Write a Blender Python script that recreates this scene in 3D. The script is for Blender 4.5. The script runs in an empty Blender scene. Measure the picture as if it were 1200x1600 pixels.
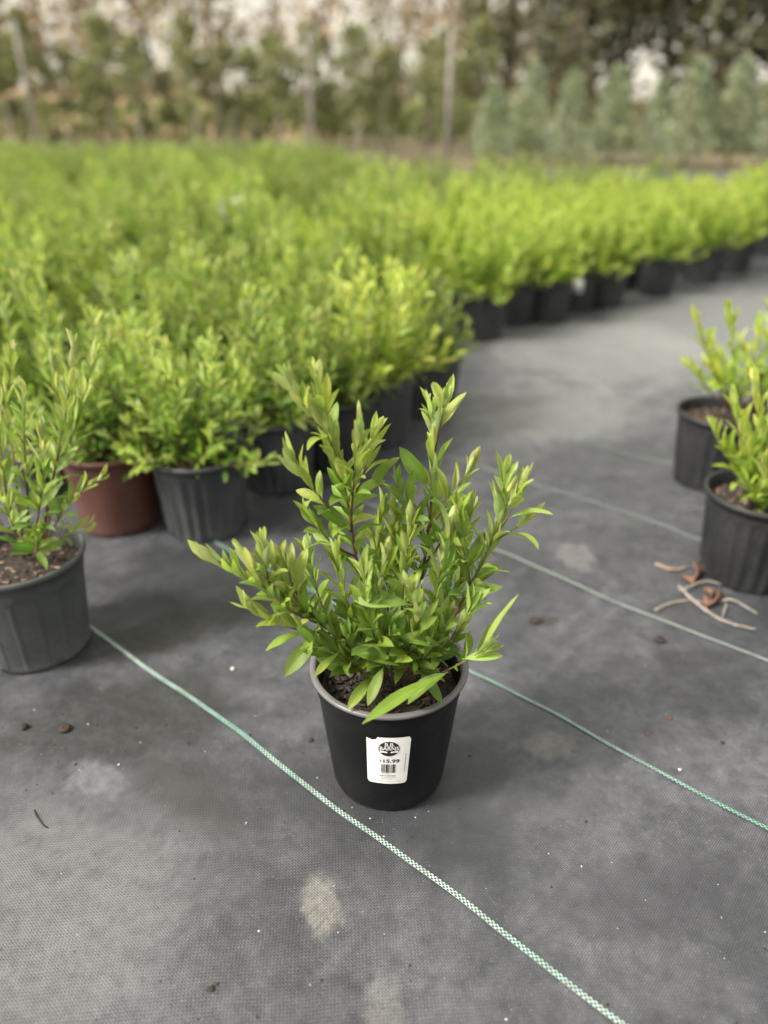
import bpy, math, random
import numpy as np
from mathutils import Vector, Matrix

# ------------------------------------------------------------------ camera, sky, sun, exposure
scene = bpy.context.scene
COL = scene.collection
CAM_H = 0.892
PITCH = math.radians(27.7)
FPX = 1200.0                      # focal length in pixels of a 1200 x 1600 frame

cam_data = bpy.data.cameras.new("camera")
cam = bpy.data.objects.new("camera", cam_data)
COL.objects.link(cam)
cam.location = (0, 0, CAM_H)
cam.rotation_euler = (math.radians(90) - PITCH, 0, 0)
cam_data.sensor_fit = 'VERTICAL'
cam_data.sensor_height = 36.0
cam_data.lens = 27.0
cam_data.clip_start = 0.05
cam_data.clip_end = 600.0
cam_data.dof.use_dof = True
cam_data.dof.focus_distance = 1.03
cam_data.dof.aperture_fstop = 1.5
scene.camera = cam

SUN_EL = math.radians(46)
SUN_AZ = math.radians(-112)       # from +Y (view direction), clockwise seen from above: from the left
world = bpy.data.worlds.new("World")
scene.world = world
world.use_nodes = True
wn = world.node_tree
sky = wn.nodes.new('ShaderNodeTexSky')
sky.sky_type = 'NISHITA'
sky.sun_disc = False
sky.sun_elevation = SUN_EL
sky.sun_rotation = SUN_AZ
sky.dust_density = 9.0
sky.air_density = 0.8
sky.ozone_density = 1.0
bg = wn.nodes['Background']
bg.inputs['Strength'].default_value = 0.13
wtc = wn.nodes.new('ShaderNodeTexCoord')
wno = wn.nodes.new('ShaderNodeTexNoise'); wno.inputs['Scale'].default_value = 2.2; wno.inputs['Detail'].default_value = 5
wn.links.new(wtc.outputs['Generated'], wno.inputs['Vector'])
wra = wn.nodes.new('ShaderNodeValToRGB')      # thin cloud cover, thicker and thinner in places, the same all round
wra.color_ramp.elements[0].position = 0.3; wra.color_ramp.elements[0].color = (0.68, 0.68, 0.68, 1)
wra.color_ramp.elements[1].position = 0.7; wra.color_ramp.elements[1].color = (0.95, 0.95, 0.95, 1)
wn.links.new(wno.outputs['Fac'], wra.inputs['Fac'])
wmx = wn.nodes.new('ShaderNodeMix'); wmx.data_type = 'RGBA'
wn.links.new(wra.outputs['Color'], wmx.inputs[0]); wn.links.new(sky.outputs['Color'], wmx.inputs[6])
wmx.inputs[7].default_value = (2.85, 2.66, 2.20, 1)
wn.links.new(wmx.outputs[2], bg.inputs['Color'])

sun_d = bpy.data.lights.new("sun", 'SUN')
sun = bpy.data.objects.new("sun", sun_d)
COL.objects.link(sun)
sun_d.energy = 2.0
sun_d.angle = math.radians(13)
sun_d.color = (1.0, 0.92, 0.80)
sdir = Vector((math.sin(SUN_AZ) * math.cos(SUN_EL), math.cos(SUN_AZ) * math.cos(SUN_EL), math.sin(SUN_EL)))
sun.rotation_euler = sdir.to_track_quat('Z', 'Y').to_euler()
sun.location = (-4, -3, 5)

scene.view_settings.view_transform = 'Standard'
scene.view_settings.look = 'None'
scene.view_settings.exposure = 1.82
scene.view_settings.gamma = 1.0
scene.view_settings.use_curve_mapping = False
scene.render.engine = 'CYCLES'
scene.cycles.max_bounces = 5
scene.cycles.diffuse_bounces = 3
scene.cycles.glossy_bounces = 2
scene.cycles.transmission_bounces = 3
scene.cycles.use_adaptive_sampling = True
scene.cycles.adaptive_threshold = 0.025
scene.cycles.transparent_max_bounces = 8

# ------------------------------------------------------------------ helpers
def at(px, py, Y):
    """world point seen at photo pixel (px, py) on the vertical plane y = Y"""
    cx = (px - 600) / FPX; cy = -(py - 800) / FPX
    dy = math.cos(PITCH) + cy * math.sin(PITCH)
    dz = -math.sin(PITCH) + cy * math.cos(PITCH)
    t = Y / dy
    return np.array((cx * t, Y, CAM_H + dz * t))

def gnd(px, py, z=0.0):
    cx = (px - 600) / FPX; cy = -(py - 800) / FPX
    dy = math.cos(PITCH) + cy * math.sin(PITCH)
    dz = -math.sin(PITCH) + cy * math.cos(PITCH)
    t = (z - CAM_H) / dz
    return np.array((cx * t, dy * t, z))

def in_view(x, y, margin=0.5):
    return y > 0.3 and abs(x) < 0.5 * (y * math.cos(PITCH) + 0.4) * 1.0 + margin

_FC = {}
def flat_faces(f):
    """flattened corner indices and corner counts of a face list, remembered for shared templates"""
    k = id(f)
    if k in _FC and _FC[k][0] is f: return _FC[k][1:]
    li = np.array([i for q in f for i in q], dtype=np.int32); lt = np.array([len(q) for q in f], dtype=np.int32)
    _FC[k] = (f, li, lt)
    return li, lt

class MB:
    """collects vertices, faces, per-vertex colours and uvs into one mesh"""
    def __init__(s):
        s.v = []; s.li = []; s.lt = []; s.c = []; s.uv = []; s.n = 0; s.hasc = False; s.hasuv = False
    def add(s, v, f, c=None, uv=None):
        v = np.asarray(v, float)
        li, lt = flat_faces(f)
        s.v.append(v); s.li.append(li + s.n); s.lt.append(lt)
        s.n += len(v)
        if c is not None: s.hasc = True
        if uv is not None: s.hasuv = True
        s.c.append((len(v), (1, 1, 1) if c is None else c))
        s.uv.append((len(v), uv))
    def mesh(s, name, mat=None, smooth=True):
        me = bpy.data.meshes.new(name)
        V = np.concatenate(s.v); li = np.concatenate(s.li); lt = np.concatenate(s.lt)
        me.vertices.add(len(V)); me.vertices.foreach_set('co', V.astype(np.float32).ravel())
        me.loops.add(len(li)); me.loops.foreach_set('vertex_index', li.astype(np.int32))
        me.polygons.add(len(lt)); me.polygons.foreach_set('loop_start', np.concatenate(([0], np.cumsum(lt)[:-1])).astype(np.int32))
        me.polygons.foreach_set('use_smooth', np.full(len(lt), smooth))
        me.update(calc_edges=True); me.validate()
        if s.hasc:
            at_ = me.color_attributes.new("Col", 'FLOAT_COLOR', 'POINT')
            C = np.ones((len(V), 4), np.float32); C[:, :3] = np.concatenate([np.broadcast_to(np.asarray(c, float), (n, 3)) for n, c in s.c])
            at_.data.foreach_set('color', C.ravel())
        if s.hasuv:
            UV = np.concatenate([np.zeros((n, 2)) if u is None else np.asarray(u, float) for n, u in s.uv])
            ul = me.uv_layers.new(name="UVMap")
            ul.data.foreach_set('uv', UV[li].astype(np.float32).ravel())
        if mat: me.materials.append(mat)
        return me
    def box(s, c, d, c_=None, rot=None):
        x, y, z = np.array(d) / 2.0
        v = np.array([(sx * x, sy * y, sz * z) for sx in (-1, 1) for sy in (-1, 1) for sz in (-1, 1)])
        if rot is not None: v = v @ np.array(rot).T
        s.add(v + np.array(c), [(0, 1, 3, 2), (4, 6, 7, 5), (0, 4, 5, 1), (2, 3, 7, 6), (0, 2, 6, 4), (1, 5, 7, 3)], c_)
    def tube(s, pts, radii, n=6, c=None, cap=True):
        pts = np.asarray(pts, float); m = len(pts)
        if np.ndim(radii) == 0: radii = [radii] * m
        rows = []
        ref = np.array((0.31, 0.17, 0.93))
        for i in range(m):
            d = pts[min(i + 1, m - 1)] - pts[max(i - 1, 0)]
            d = d / (np.linalg.norm(d) + 1e-9)
            r = ref - d * (ref @ d)
            if np.linalg.norm(r) < .05: r = np.array((1., 0, 0)) - d * d[0]
            r /= np.linalg.norm(r); b = np.cross(d, r)
            a = np.arange(n) * 2 * math.pi / n
            rows.append(pts[i] + radii[i] * (np.cos(a)[:, None] * r + np.sin(a)[:, None] * b))
        f = [(i * n + j, i * n + (j + 1) % n, (i + 1) * n + (j + 1) % n, (i + 1) * n + j) for i in range(m - 1) for j in range(n)]
        if cap:
            f.append(tuple(range(n - 1, -1, -1))); f.append(tuple((m - 1) * n + j for j in range(n)))
        s.add(np.concatenate(rows), f, c)

def obj(name, me, parent=None, loc=None, rotz=None):
    o = bpy.data.objects.new(name, me)
    COL.objects.link(o)
    if parent: o.parent = parent
    if loc is not None: o.location = loc
    if rotz is not None: o.rotation_euler = (0, 0, rotz)
    return o

def tag(o, label, cat, group=None):
    o['label'] = label; o['category'] = cat
    if group: o['group'] = group
    return o

def thing(name, label, cat, loc=(0, 0, 0), rotz=0, group=None):
    o = obj(name, None, None, loc, rotz)
    o.empty_display_size = 0.05
    return tag(o, label, cat, group)

def struct(o):
    o['kind'] = 'structure'; return o
def stuff(o):
    o['kind'] = 'stuff'; return o

# ------------------------------------------------------------------ materials
def new_mat(name):
    m = bpy.data.materials.new(name); m.use_nodes = True
    return m, m.node_tree, m.node_tree.nodes['Principled BSDF']

class NT:
    def __init__(s, nt): s.nt = nt; s.N = nt.nodes; s.L = nt.links
    def node(s, t, **k):
        n = s.N.new(t)
        for a, b in k.items(): setattr(n, a, b)
        return n
    def link(s, a, b): s.L.new(a, b)
    def math(s, op, a, b=None, c=None, clamp=False):
        n = s.node('ShaderNodeMath', operation=op); n.use_clamp = clamp
        for i, x in enumerate((a, b, c)):
            if x is None: continue
            if isinstance(x, (int, float)): n.inputs[i].default_value = x
            else: s.link(x, n.inputs[i])
        return n.outputs[0]
    def noise(s, vec, scale, detail=3, rough=0.55, out='Fac'):
        n = s.node('ShaderNodeTexNoise')
        n.inputs['Scale'].default_value = scale; n.inputs['Detail'].default_value = detail
        n.inputs['Roughness'].default_value = rough
        if vec is not None: s.link(vec, n.inputs['Vector'])
        return n.outputs[out]
    def ramp(s, fac, stops):
        n = s.node('ShaderNodeValToRGB')
        e = n.color_ramp.elements
        while len(e) < len(stops): e.new(0.5)
        for i, (p, c) in enumerate(stops):
            e[i].position = p
            e[i].color = (c, c, c, 1) if isinstance(c, (int, float)) else (*c, 1)
        s.link(fac, n.inputs['Fac'])
        return n.outputs['Color']
    def mix(s, fac, a, b, mode='MIX'):
        n = s.node('ShaderNodeMix', data_type='RGBA', blend_type=mode)
        for x, i in ((fac, 0), (a, 6), (b, 7)):
            if isinstance(x, (int, float)): n.inputs[i].default_value = x
            elif isinstance(x, tuple): n.inputs[i].default_value = (*x, 1)
            else: s.link(x, n.inputs[i])
        return n.outputs[2]
    def bump(s, h, strength, dist):
        n = s.node('ShaderNodeBump')
        n.inputs['Strength'].default_value = strength; n.inputs['Distance'].default_value = dist
        s.link(h, n.inputs['Height'])
        return n.outputs['Normal']

def simple_mat(name, col, rough=0.6, var=0.25, scale=30, bump=0.0, bdist=0.002, spec=0.5, col2=None):
    m, nt, p = new_mat(name); T = NT(nt)
    co = T.node('ShaderNodeTexCoord').outputs['Object']
    f = T.noise(co, scale, 4)
    c2 = col2 or tuple(c * (1 - var) for c in col)
    T.link(T.mix(T.ramp(f, [(0.35, 0.0), (0.65, 1.0)]), c2, col), p.inputs['Base Color'])
    p.inputs['Roughness'].default_value = rough
    p.inputs['Specular IOR Level'].default_value = spec
    if bump: T.link(T.bump(f, bump, bdist), p.inputs['Normal'])
    return m

def leaf_mat(name, per_object, gloss=0.5, under=(1.18, 1.12, 1.5), transl=0.38, veins=True):
    """two-sided leaf: glossy upper face, paler dull underside, light passing through"""
    m, nt, p = new_mat(name); T = NT(nt)
    if per_object:
        col = T.node('ShaderNodeObjectInfo').outputs['Color']
    else:
        col = T.node('ShaderNodeVertexColor', layer_name="Col").outputs['Color']
    co = T.node('ShaderNodeTexCoord')
    blot = T.noise(co.outputs['Object'] if per_object else co.outputs['Object'], 3.0 if per_object else 40.0, 3)
    col = T.mix(0.35, col, T.mix(1.0, col, T.ramp(blot, [(0.3, 0.55), (0.7, 1.35)]), 'MULTIPLY'))
    nrm = None
    if veins:
        uv = T.node('ShaderNodeSeparateXYZ'); T.link(co.outputs['UV'], uv.inputs[0])
        ax = T.math('ABSOLUTE', T.math('SUBTRACT', uv.outputs['X'], 0.5))
        mid = T.math('SUBTRACT', 1.0, T.math('MULTIPLY', ax, 18.0), clamp=True)
        lat = T.math('SINE', T.math('MULTIPLY', T.math('SUBTRACT', uv.outputs['Y'], T.math('MULTIPLY', ax, 0.35)), 75.0))
        latm = T.math('MULTIPLY', T.math('POWER', T.math('MULTIPLY_ADD', lat, 0.5, 0.5), 6.0), 0.16)
        vm = T.math('ADD', T.math('MULTIPLY', mid, 0.55), latm, clamp=True)
        col = T.mix(vm, col, T.mix(1.0, col, (1.5, 1.35, 1.6), 'MULTIPLY'))
        nrm = T.bump(T.math('SUBTRACT', T.math('MULTIPLY', lat, 0.25), T.math('MULTIPLY', mid, 1.0)), 0.35, 0.0007)
    back = T.node('ShaderNodeNewGeometry').outputs['Backfacing']
    col = T.mix(back, col, T.mix(1.0, col, under, 'MULTIPLY'))
    T.link(col, p.inputs['Base Color'])
    T.link(T.math('MULTIPLY_ADD', back, 0.25, gloss), p.inputs['Roughness'])
    p.inputs['Specular IOR Level'].default_value = 0.35
    if nrm: T.link(nrm, p.inputs['Normal'])
    tr = T.node('ShaderNodeBsdfTranslucent')
    T.link(T.mix(1.0, col, (1.15, 1.25, 0.5), 'MULTIPLY'), tr.inputs['Color'])
    mx = T.node('ShaderNodeMixShader'); mx.inputs[0].default_value = transl
    T.link(p.outputs[0], mx.inputs[1]); T.link(tr.outputs[0], mx.inputs[2])
    T.link(mx.outputs[0], nt.nodes['Material Output'].inputs['Surface'])
    return m

LEAF_OBJ = leaf_mat("leaf_single", True)
LEAF = leaf_mat("leaf_foliage", False, veins=False)
TREELEAF = leaf_mat("tree_foliage", False, gloss=0.6, transl=0.25, veins=False)

def plastic_mat(name, col, rough, dust=(0.2, 0.2, 0.2), dust_amt=0.25, spec=0.45):
    m, nt, p = new_mat(name); T = NT(nt)
    co = T.node('ShaderNodeTexCoord').outputs['Object']
    n1 = T.noise(co, 9, 5, 0.65); n2 = T.noise(co, 140, 3, 0.6)
    z = T.node('ShaderNodeSeparateXYZ'); T.link(co, z.inputs[0])
    low = T.math('SUBTRACT', 1.0, T.math('DIVIDE', z.outputs['Z'], 0.05), clamp=True)    # soil splashed on the foot
    d = T.math('MULTIPLY', T.ramp(n1, [(0.38, 0.0), (0.72, 1.0)]), T.ramp(n2, [(0.3, 0.35), (0.7, 1.0)]))
    d = T.math('MULTIPLY', d, T.math('MULTIPLY_ADD', low, 0.9, 1.0))
    d = T.math('MULTIPLY', d, dust_amt, clamp=True)
    T.link(T.mix(d, col, dust), p.inputs['Base Color'])
    T.link(T.math('MULTIPLY_ADD', n1, 0.25, rough - 0.1), p.inputs['Roughness'])
    p.inputs['Specular IOR Level'].default_value = spec
    T.link(T.bump(n2, 0.08, 0.001), p.inputs['Normal'])
    return m

PLASTIC_BLACK = plastic_mat("smooth_black_plastic", (0.004, 0.0045, 0.006), 0.36, (0.07, 0.07, 0.072), 0.16, 0.2)
PLASTIC_RIM = plastic_mat("worn_grey_rim", (0.10, 0.10, 0.105), 0.32, (0.25, 0.25, 0.25), 0.3)
PLASTIC_RIB = plastic_mat("ribbed_black_plastic", (0.016, 0.018, 0.021), 0.45, (0.10, 0.10, 0.10), 0.28, 0.4)
PLASTIC_FADED = plastic_mat("faded_grey_plastic", (0.045, 0.052, 0.055), 0.5, (0.16, 0.16, 0.15), 0.45)
PLASTIC_GREY = plastic_mat("weathered_and_lit_charcoal_plastic", (0.030, 0.035, 0.041), 0.45, (0.14, 0.145, 0.15), 0.4, 0.45)  # weathered pots, and two black pots with light put into their colour
PLASTIC_RED = plastic_mat("terracotta_plastic", (0.075, 0.028, 0.022), 0.5, (0.2, 0.12, 0.1), 0.3)

SOIL = simple_mat("potting_soil", (0.035, 0.024, 0.018), 0.9, scale=90, bump=0.9, bdist=0.006, col2=(0.01, 0.008, 0.006))
def stem_mat():
    m, nt, p = new_mat("woody_stem"); T = NT(nt)
    col = T.node('ShaderNodeVertexColor', layer_name="Col").outputs['Color']
    f = T.noise(T.node('ShaderNodeTexCoord').outputs['Object'], 160, 4)
    T.link(T.mix(1.0, col, T.ramp(f, [(0.3, 0.55), (0.7, 1.25)]), 'MULTIPLY'), p.inputs['Base Color'])
    p.inputs['Roughness'].default_value = 0.65
    T.link(T.bump(f, 0.4, 0.001), p.inputs['Normal'])
    return m
STEM = stem_mat()
def stem_cols(n):
    t = np.linspace(0, 1, n)[:, None]
    k = np.clip((t - 0.5) / 0.35, 0, 1)
    return np.array((0.12, 0.062, 0.042)) * (1 - k) + np.array((0.20, 0.24, 0.06)) * k
BARK = simple_mat("tree_bark", (0.13, 0.11, 0.09), 0.9, scale=14, bump=0.6, bdist=0.02, col2=(0.07, 0.06, 0.05))

def chip_mat():
    m, nt, p = new_mat("bark_chips"); T = NT(nt)
    col = T.node('ShaderNodeVertexColor', layer_name="Col").outputs['Color']
    co = T.node('ShaderNodeTexCoord').outputs['Object']
    f = T.noise(co, 260, 4)
    T.link(T.mix(1.0, col, T.ramp(f, [(0.3, 0.5), (0.7, 1.3)]), 'MULTIPLY'), p.inputs['Base Color'])
    p.inputs['Roughness'].default_value = 0.75
    T.link(T.bump(f, 0.5, 0.001), p.inputs['Normal'])
    return m
CHIP = chip_mat()

# lattice of the growing area: the stripes of the cloth run along U, the plant rows along V
U = np.array((0.757, -0.653)); V_ = np.array((0.653, 0.757))
def ab(a, b): return U * a + V_ * b

def cloth_mat():
    m, nt, p = new_mat("woven_ground_cloth"); T = NT(nt)
    co = T.node('ShaderNodeTexCoord').outputs['Object']
    mp = T.node('ShaderNodeMapping'); mp.vector_type = 'POINT'
    mp.inputs['Rotation'].default_value = (0, 0, math.atan2(-U[1], U[0]))
    T.link(co, mp.inputs['Vector'])
    wob = T.noise(co, 7, 2, out='Color')
    wv = T.node('ShaderNodeVectorMath', operation='MULTIPLY_ADD')
    T.link(wob, wv.inputs[0]); wv.inputs[1].default_value = (0.012, 0.012, 0); T.link(mp.outputs[0], wv.inputs[2])
    s = T.node('ShaderNodeSeparateXYZ'); T.link(wv.outputs[0], s.inputs[0])
    per = 0.0029
    x = T.math('DIVIDE', s.outputs['X'], per); y = T.math('DIVIDE', s.outputs['Y'], per)
    px = T.math('ABSOLUTE', T.math('SINE', T.math('MULTIPLY', x, math.pi)))
    py = T.math('ABSOLUTE', T.math('SINE', T.math('MULTIPLY', y, math.pi)))
    par = T.math('MODULO', T.math('ADD', T.math('FLOOR', x), T.math('FLOOR', y)), 2.0)
    par = T.math('ABSOLUTE', par)
    h = T.math('ADD', T.math('MULTIPLY', px, par), T.math('MULTIPLY', py, T.math('SUBTRACT', 1.0, par)))
    # dust, wear, stains
    n_big = T.noise(co, 1.3, 4, 0.6); n_mid = T.noise(co, 5.5, 5, 0.65); n_fine = T.noise(co, 60, 4, 0.7); n_sp = T.noise(co, 420, 2, 0.6)
    dust = T.math('ADD', T.math('MULTIPLY', n_big, 0.55), T.math('MULTIPLY', n_mid, 0.45))
    dust = T.ramp(dust, [(0.34, 0.05), (0.67, 0.95)])
    dustf = T.math('MULTIPLY', dust, T.ramp(n_fine, [(0.25, 0.45), (0.75, 1.0)]))
    # streaks swept along the rows
    mp2 = T.node('ShaderNodeMapping'); mp2.inputs['Scale'].default_value = (26, 2.0, 1)
    T.link(mp.outputs[0], mp2.inputs['Vector'])
    mp3 = T.node('ShaderNodeMapping'); mp3.inputs['Scale'].default_value = (240, 22, 1)
    T.link(mp.outputs[0], mp3.inputs['Vector'])
    st2 = T.noise(mp3.outputs[0], 1.0, 3, 0.6)
    st = T.ramp(T.noise(mp2.outputs[0], 1.0, 4, 0.6), [(0.55, 0.0), (0.75, 1.0)])
    dustf = T.math('ADD', dustf, T.math('MULTIPLY', st, 0.18), clamp=True)
    n_sc = T.noise(co, 24, 5, 0.7)
    dustf = T.math('MULTIPLY', dustf, T.ramp(n_sc, [(0.32, 0.45), (0.62, 1.15)]), clamp=True)
    def blob(cx, cy, rx, ry, rot, soft=0.35, nz=0.62, sc=11):
        mpn = T.node('ShaderNodeMapping', vector_type='TEXTURE')
        mpn.inputs['Location'].default_value = (cx, cy, 0); mpn.inputs['Rotation'].default_value = (0, 0, rot)
        mpn.inputs['Scale'].default_value = (rx, ry, 1)
        T.link(co, mpn.inputs['Vector'])
        d = T.node('ShaderNodeVectorMath', operation='LENGTH'); T.link(mpn.outputs[0], d.inputs[0])
        q = T.math('ADD', d.outputs['Value'], T.math('MULTIPLY', T.math('SUBTRACT', T.noise(co, sc, 5, 0.65), 0.5), nz * 2.2))
        mr = T.node('ShaderNodeMapRange', interpolation_type='SMOOTHSTEP')
        mr.inputs['From Min'].default_value = 1.0 - soft; mr.inputs['From Max'].default_value = 1.0 + soft
        mr.inputs['To Min'].default_value = 1.0; mr.inputs['To Max'].default_value = 0.0
        T.link(q, mr.inputs['Value'])
        return mr.outputs[0]
    base = T.mix(dustf, (0.015, 0.0175, 0.023), (0.128, 0.136, 0.156))
    # thread relief holds dust on the tapes and stays dark between them
    base = T.mix(1.0, base, T.ramp(h, [(0.0, 0.12), (0.5, 0.75), (1.0, 1.75)]), 'MULTIPLY')
    base = T.mix(T.ramp(n_sp, [(0.62, 0.0), (0.74, 1.0)]), base, T.mix(0.4, base, (0.30, 0.29, 0.28)))
    # damp peaty stains, painted pot shade, soil smears, pale mineral scuffs, painted path sheen
    for (gx, gy, rx, ry, rot, amt, colr) in (
        (190, 1120, 0.21, 0.10, 0.25, 0.9, (0.017, 0.018, 0.018)),  # damp stain beside the left pot, with the pot's shadow painted in
        (290, 1235, 0.10, 0.05, -0.5, 0.55, (0.026, 0.024, 0.023)),
        (270, 985, 0.20, 0.06, 0.45, 0.9, (0.017, 0.017, 0.016)),
        (300, 910, 0.22, 0.14, 0.2, 0.8, (0.019, 0.022, 0.024)),  # shade between the left pots, painted into the cloth colour
        (620, 1255, 0.17, 0.14, 0.0, 0.75, (0.021, 0.024, 0.029)),  # shadow around the front pot's foot, painted into the cloth colour
        (1010, 1390, 0.14, 0.05, 0.2, 0.45, (0.025, 0.026, 0.034)),
        (850, 970, 0.03, 0.016, 0.1, 0.75, (0.018, 0.014, 0.012)),
        (1090, 1030, 0.09, 0.03, 0.2, 0.5, (0.020, 0.018, 0.018)),
        (502, 1415, 0.022, 0.042, 0.25, 0.5, (0.27, 0.26, 0.23)),
        (600, 1575, 0.022, 0.04, 0.1, 0.4, (0.20, 0.20, 0.19)),
        (150, 1215, 0.05, 0.03, -0.4, 0.4, (0.20, 0.21, 0.24)),
        (900, 870, 0.04, 0.06, 0.0, 0.5, (0.20, 0.20, 0.20)),
        (860, 1165, 0.04, 0.03, 0.0, 0.4, (0.19, 0.19, 0.17)),
        (860, 640, 0.34, 0.26, 0.4, 0.6, (0.19, 0.20, 0.205)),  # sheen of the far path painted as paler cloth, this and next two
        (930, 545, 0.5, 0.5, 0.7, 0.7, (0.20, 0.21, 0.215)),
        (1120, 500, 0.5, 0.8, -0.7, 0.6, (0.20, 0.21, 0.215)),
        (60, 1420, 0.20, 0.16, 0.2, 0.45, (0.15, 0.154, 0.162)),  # broad paler patch at lower left
    ):
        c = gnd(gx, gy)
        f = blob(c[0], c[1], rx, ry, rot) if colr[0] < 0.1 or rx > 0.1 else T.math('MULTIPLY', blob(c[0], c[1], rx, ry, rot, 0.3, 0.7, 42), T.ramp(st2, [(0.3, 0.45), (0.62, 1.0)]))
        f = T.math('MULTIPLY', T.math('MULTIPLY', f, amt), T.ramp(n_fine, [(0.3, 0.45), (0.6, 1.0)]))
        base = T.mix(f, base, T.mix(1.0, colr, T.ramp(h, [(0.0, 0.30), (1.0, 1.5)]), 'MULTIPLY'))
    T.link(base, p.inputs['Base Color'])
    T.link(T.math('MULTIPLY_ADD', dustf, 0.22, 0.40), p.inputs['Roughness'])
    p.inputs['Specular IOR Level'].default_value = 0.5
    b1 = T.node('ShaderNodeBump'); b1.inputs['Strength'].default_value = 0.55; b1.inputs['Distance'].default_value = 0.0007
    T.link(h, b1.inputs['Height'])
    b2 = T.node('ShaderNodeBump'); b2.inputs['Strength'].default_value = 0.5; b2.inputs['Distance'].default_value = 0.012
    T.link(n_mid, b2.inputs['Height']); T.link(b1.outputs[0], b2.inputs['Normal'])
    T.link(b2.outputs[0], p.inputs['Normal'])
    return m

def stripe_mat(name, la, lb, da, db):
    m, nt, p = new_mat(name); T = NT(nt)
    tc = T.node('ShaderNodeTexCoord')
    s = T.node('ShaderNodeSeparateXYZ'); T.link(tc.outputs['UV'], s.inputs[0])    # metres along and across
    x = T.math('DIVIDE', s.outputs['X'], 0.0032); y = T.math('DIVIDE', s.outputs['Y'], 0.0027)
    par = T.math('ABSOLUTE', T.math('MODULO', T.math('ADD', T.math('FLOOR', x), T.math('FLOOR', y)), 2.0))
    n = T.noise(tc.outputs['Object'], 2.2, 4); n2 = T.noise(tc.outputs['Object'], 60, 3)
    light = T.mix(T.ramp(n, [(0.35, 0.0), (0.65, 1.0)]), la, lb)
    dark = T.mix(T.ramp(n, [(0.35, 0.0), (0.65, 1.0)]), da, db)
    c = T.mix(par, dark, light)
    T.link(T.mix(T.math('MULTIPLY', T.ramp(n2, [(0.45, 0.0), (0.75, 1.0)]), 0.6), c, (0.09, 0.09, 0.09)), p.inputs['Base Color'])
    p.inputs['Roughness'].default_value = 0.6
    return m

# ------------------------------------------------------------------ ground
def gh(x, y):
    """gentle puckers of the cloth, metres"""
    return 0.0022 * np.sin(7.0 * x + 3.1 * y) + 0.0020 * np.sin(-4.3 * x + 9.0 * y + 1.3) + 0.0015 * np.sin(17 * x + 11 * y) + 0.0008 * np.sin(31 * x - 23 * y + 2 * np.sin(5 * x)) \
        + 0.003 * np.exp(-((V_[0] * x + V_[1] * y - 0.556) / 0.022) ** 2) * (0.6 + 0.4 * np.sin(3.1 * x - 2 * y)) + 0.0025 * np.exp(-((V_[0] * x + V_[1] * y - 0.926) / 0.02) ** 2) * (0.5 + 0.5 * np.sin(4 * x + y))

def grid_mesh(xs, ys, zf, name, mat):
    X, Y = np.meshgrid(xs, ys)
    Z = zf(X, Y)
    nx, ny = len(xs), len(ys)
    mb = MB()
    f = [(j * nx + i, j * nx + i + 1, (j + 1) * nx + i + 1, (j + 1) * nx + i) for j in range(ny - 1) for i in range(nx - 1)]
    mb.add(np.stack((X.ravel(), Y.ravel(), Z.ravel()), 1), f)
    return mb.mesh(name, mat)

def earth_mat():
    m, nt, p = new_mat("dry_grassy_earth"); T = NT(nt)
    co = T.node('ShaderNodeTexCoord').outputs['Object']
    a = T.noise(co, 0.35, 5, 0.6); b = T.noise(co, 6, 5, 0.7)
    c = T.mix(T.ramp(a, [(0.4, 0.0), (0.6, 1.0)]), (0.060, 0.066, 0.028), (0.15, 0.12, 0.07))
    T.link(T.mix(1.0, c, T.ramp(b, [(0.3, 0.6), (0.7, 1.25)]), 'MULTIPLY'), p.inputs['Base Color'])
    p.inputs['Roughness'].default_value = 0.95
    T.link(T.bump(b, 0.8, 0.05), p.inputs['Normal'])
    return m

ground = struct(obj("ground", grid_mesh(np.linspace(-250, 250, 21), np.linspace(-40, 460, 21), lambda x, y: x * 0 - 0.03, "ground", earth_mat())))
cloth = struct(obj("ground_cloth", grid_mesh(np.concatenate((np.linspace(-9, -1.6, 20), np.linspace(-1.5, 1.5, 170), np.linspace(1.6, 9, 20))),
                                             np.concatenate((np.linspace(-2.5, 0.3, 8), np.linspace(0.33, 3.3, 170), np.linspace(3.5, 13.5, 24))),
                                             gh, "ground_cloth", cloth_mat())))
STRIPE = stripe_mat("mint_checked_stripe", (0.16, 0.33, 0.28), (0.46, 0.55, 0.52), (0.015, 0.08, 0.062), (0.015, 0.045, 0.04))
STRIPE_PALE = stripe_mat("pale_worn_stripe", (0.26, 0.32, 0.30), (0.38, 0.42, 0.40), (0.05, 0.085, 0.075), (0.06, 0.08, 0.075))
def stripe(c, width, a0, a1, pucker):
    mb = MB(); n = int((a1 - a0) / 0.02); vs = []; uv = []; f = []
    rr = random.Random(int(c * 1000)); ph = rr.random() * 6
    for i in range(n + 1):
        a = a0 + (a1 - a0) * i / n
        w = 0.005 * pucker * math.sin(a * 5.3 + ph) + 0.0032 * pucker * math.sin(a * 13.7 + 2 * ph)
        for k, e in enumerate((-0.5, 0.5)):
            q = ab(a, c + w + e * width)
            vs.append((q[0], q[1], gh(q[0], q[1]) + 0.0022)); uv.append((a + 20, e * width + 0.0034 * 1.5 + 1))
        if i: f.append((2 * i - 2, 2 * i, 2 * i + 1, 2 * i - 1))
    mb.add(vs, f, None, uv)
    return obj("stripe", mb.mesh("stripe", STRIPE if c < 1.1 else STRIPE_PALE), cloth)
for c, w in ((0.546, 0.0076), (0.916, 0.0058), (1.298, 0.0068), (1.667, 0.0066), (2.04, 0.006), (2.42, 0.006)):
    stripe(c, w, -4.5 if c < 1.2 else -1.2, 2.6 if c > 0.3 else 1.5, 1.0)

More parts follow.
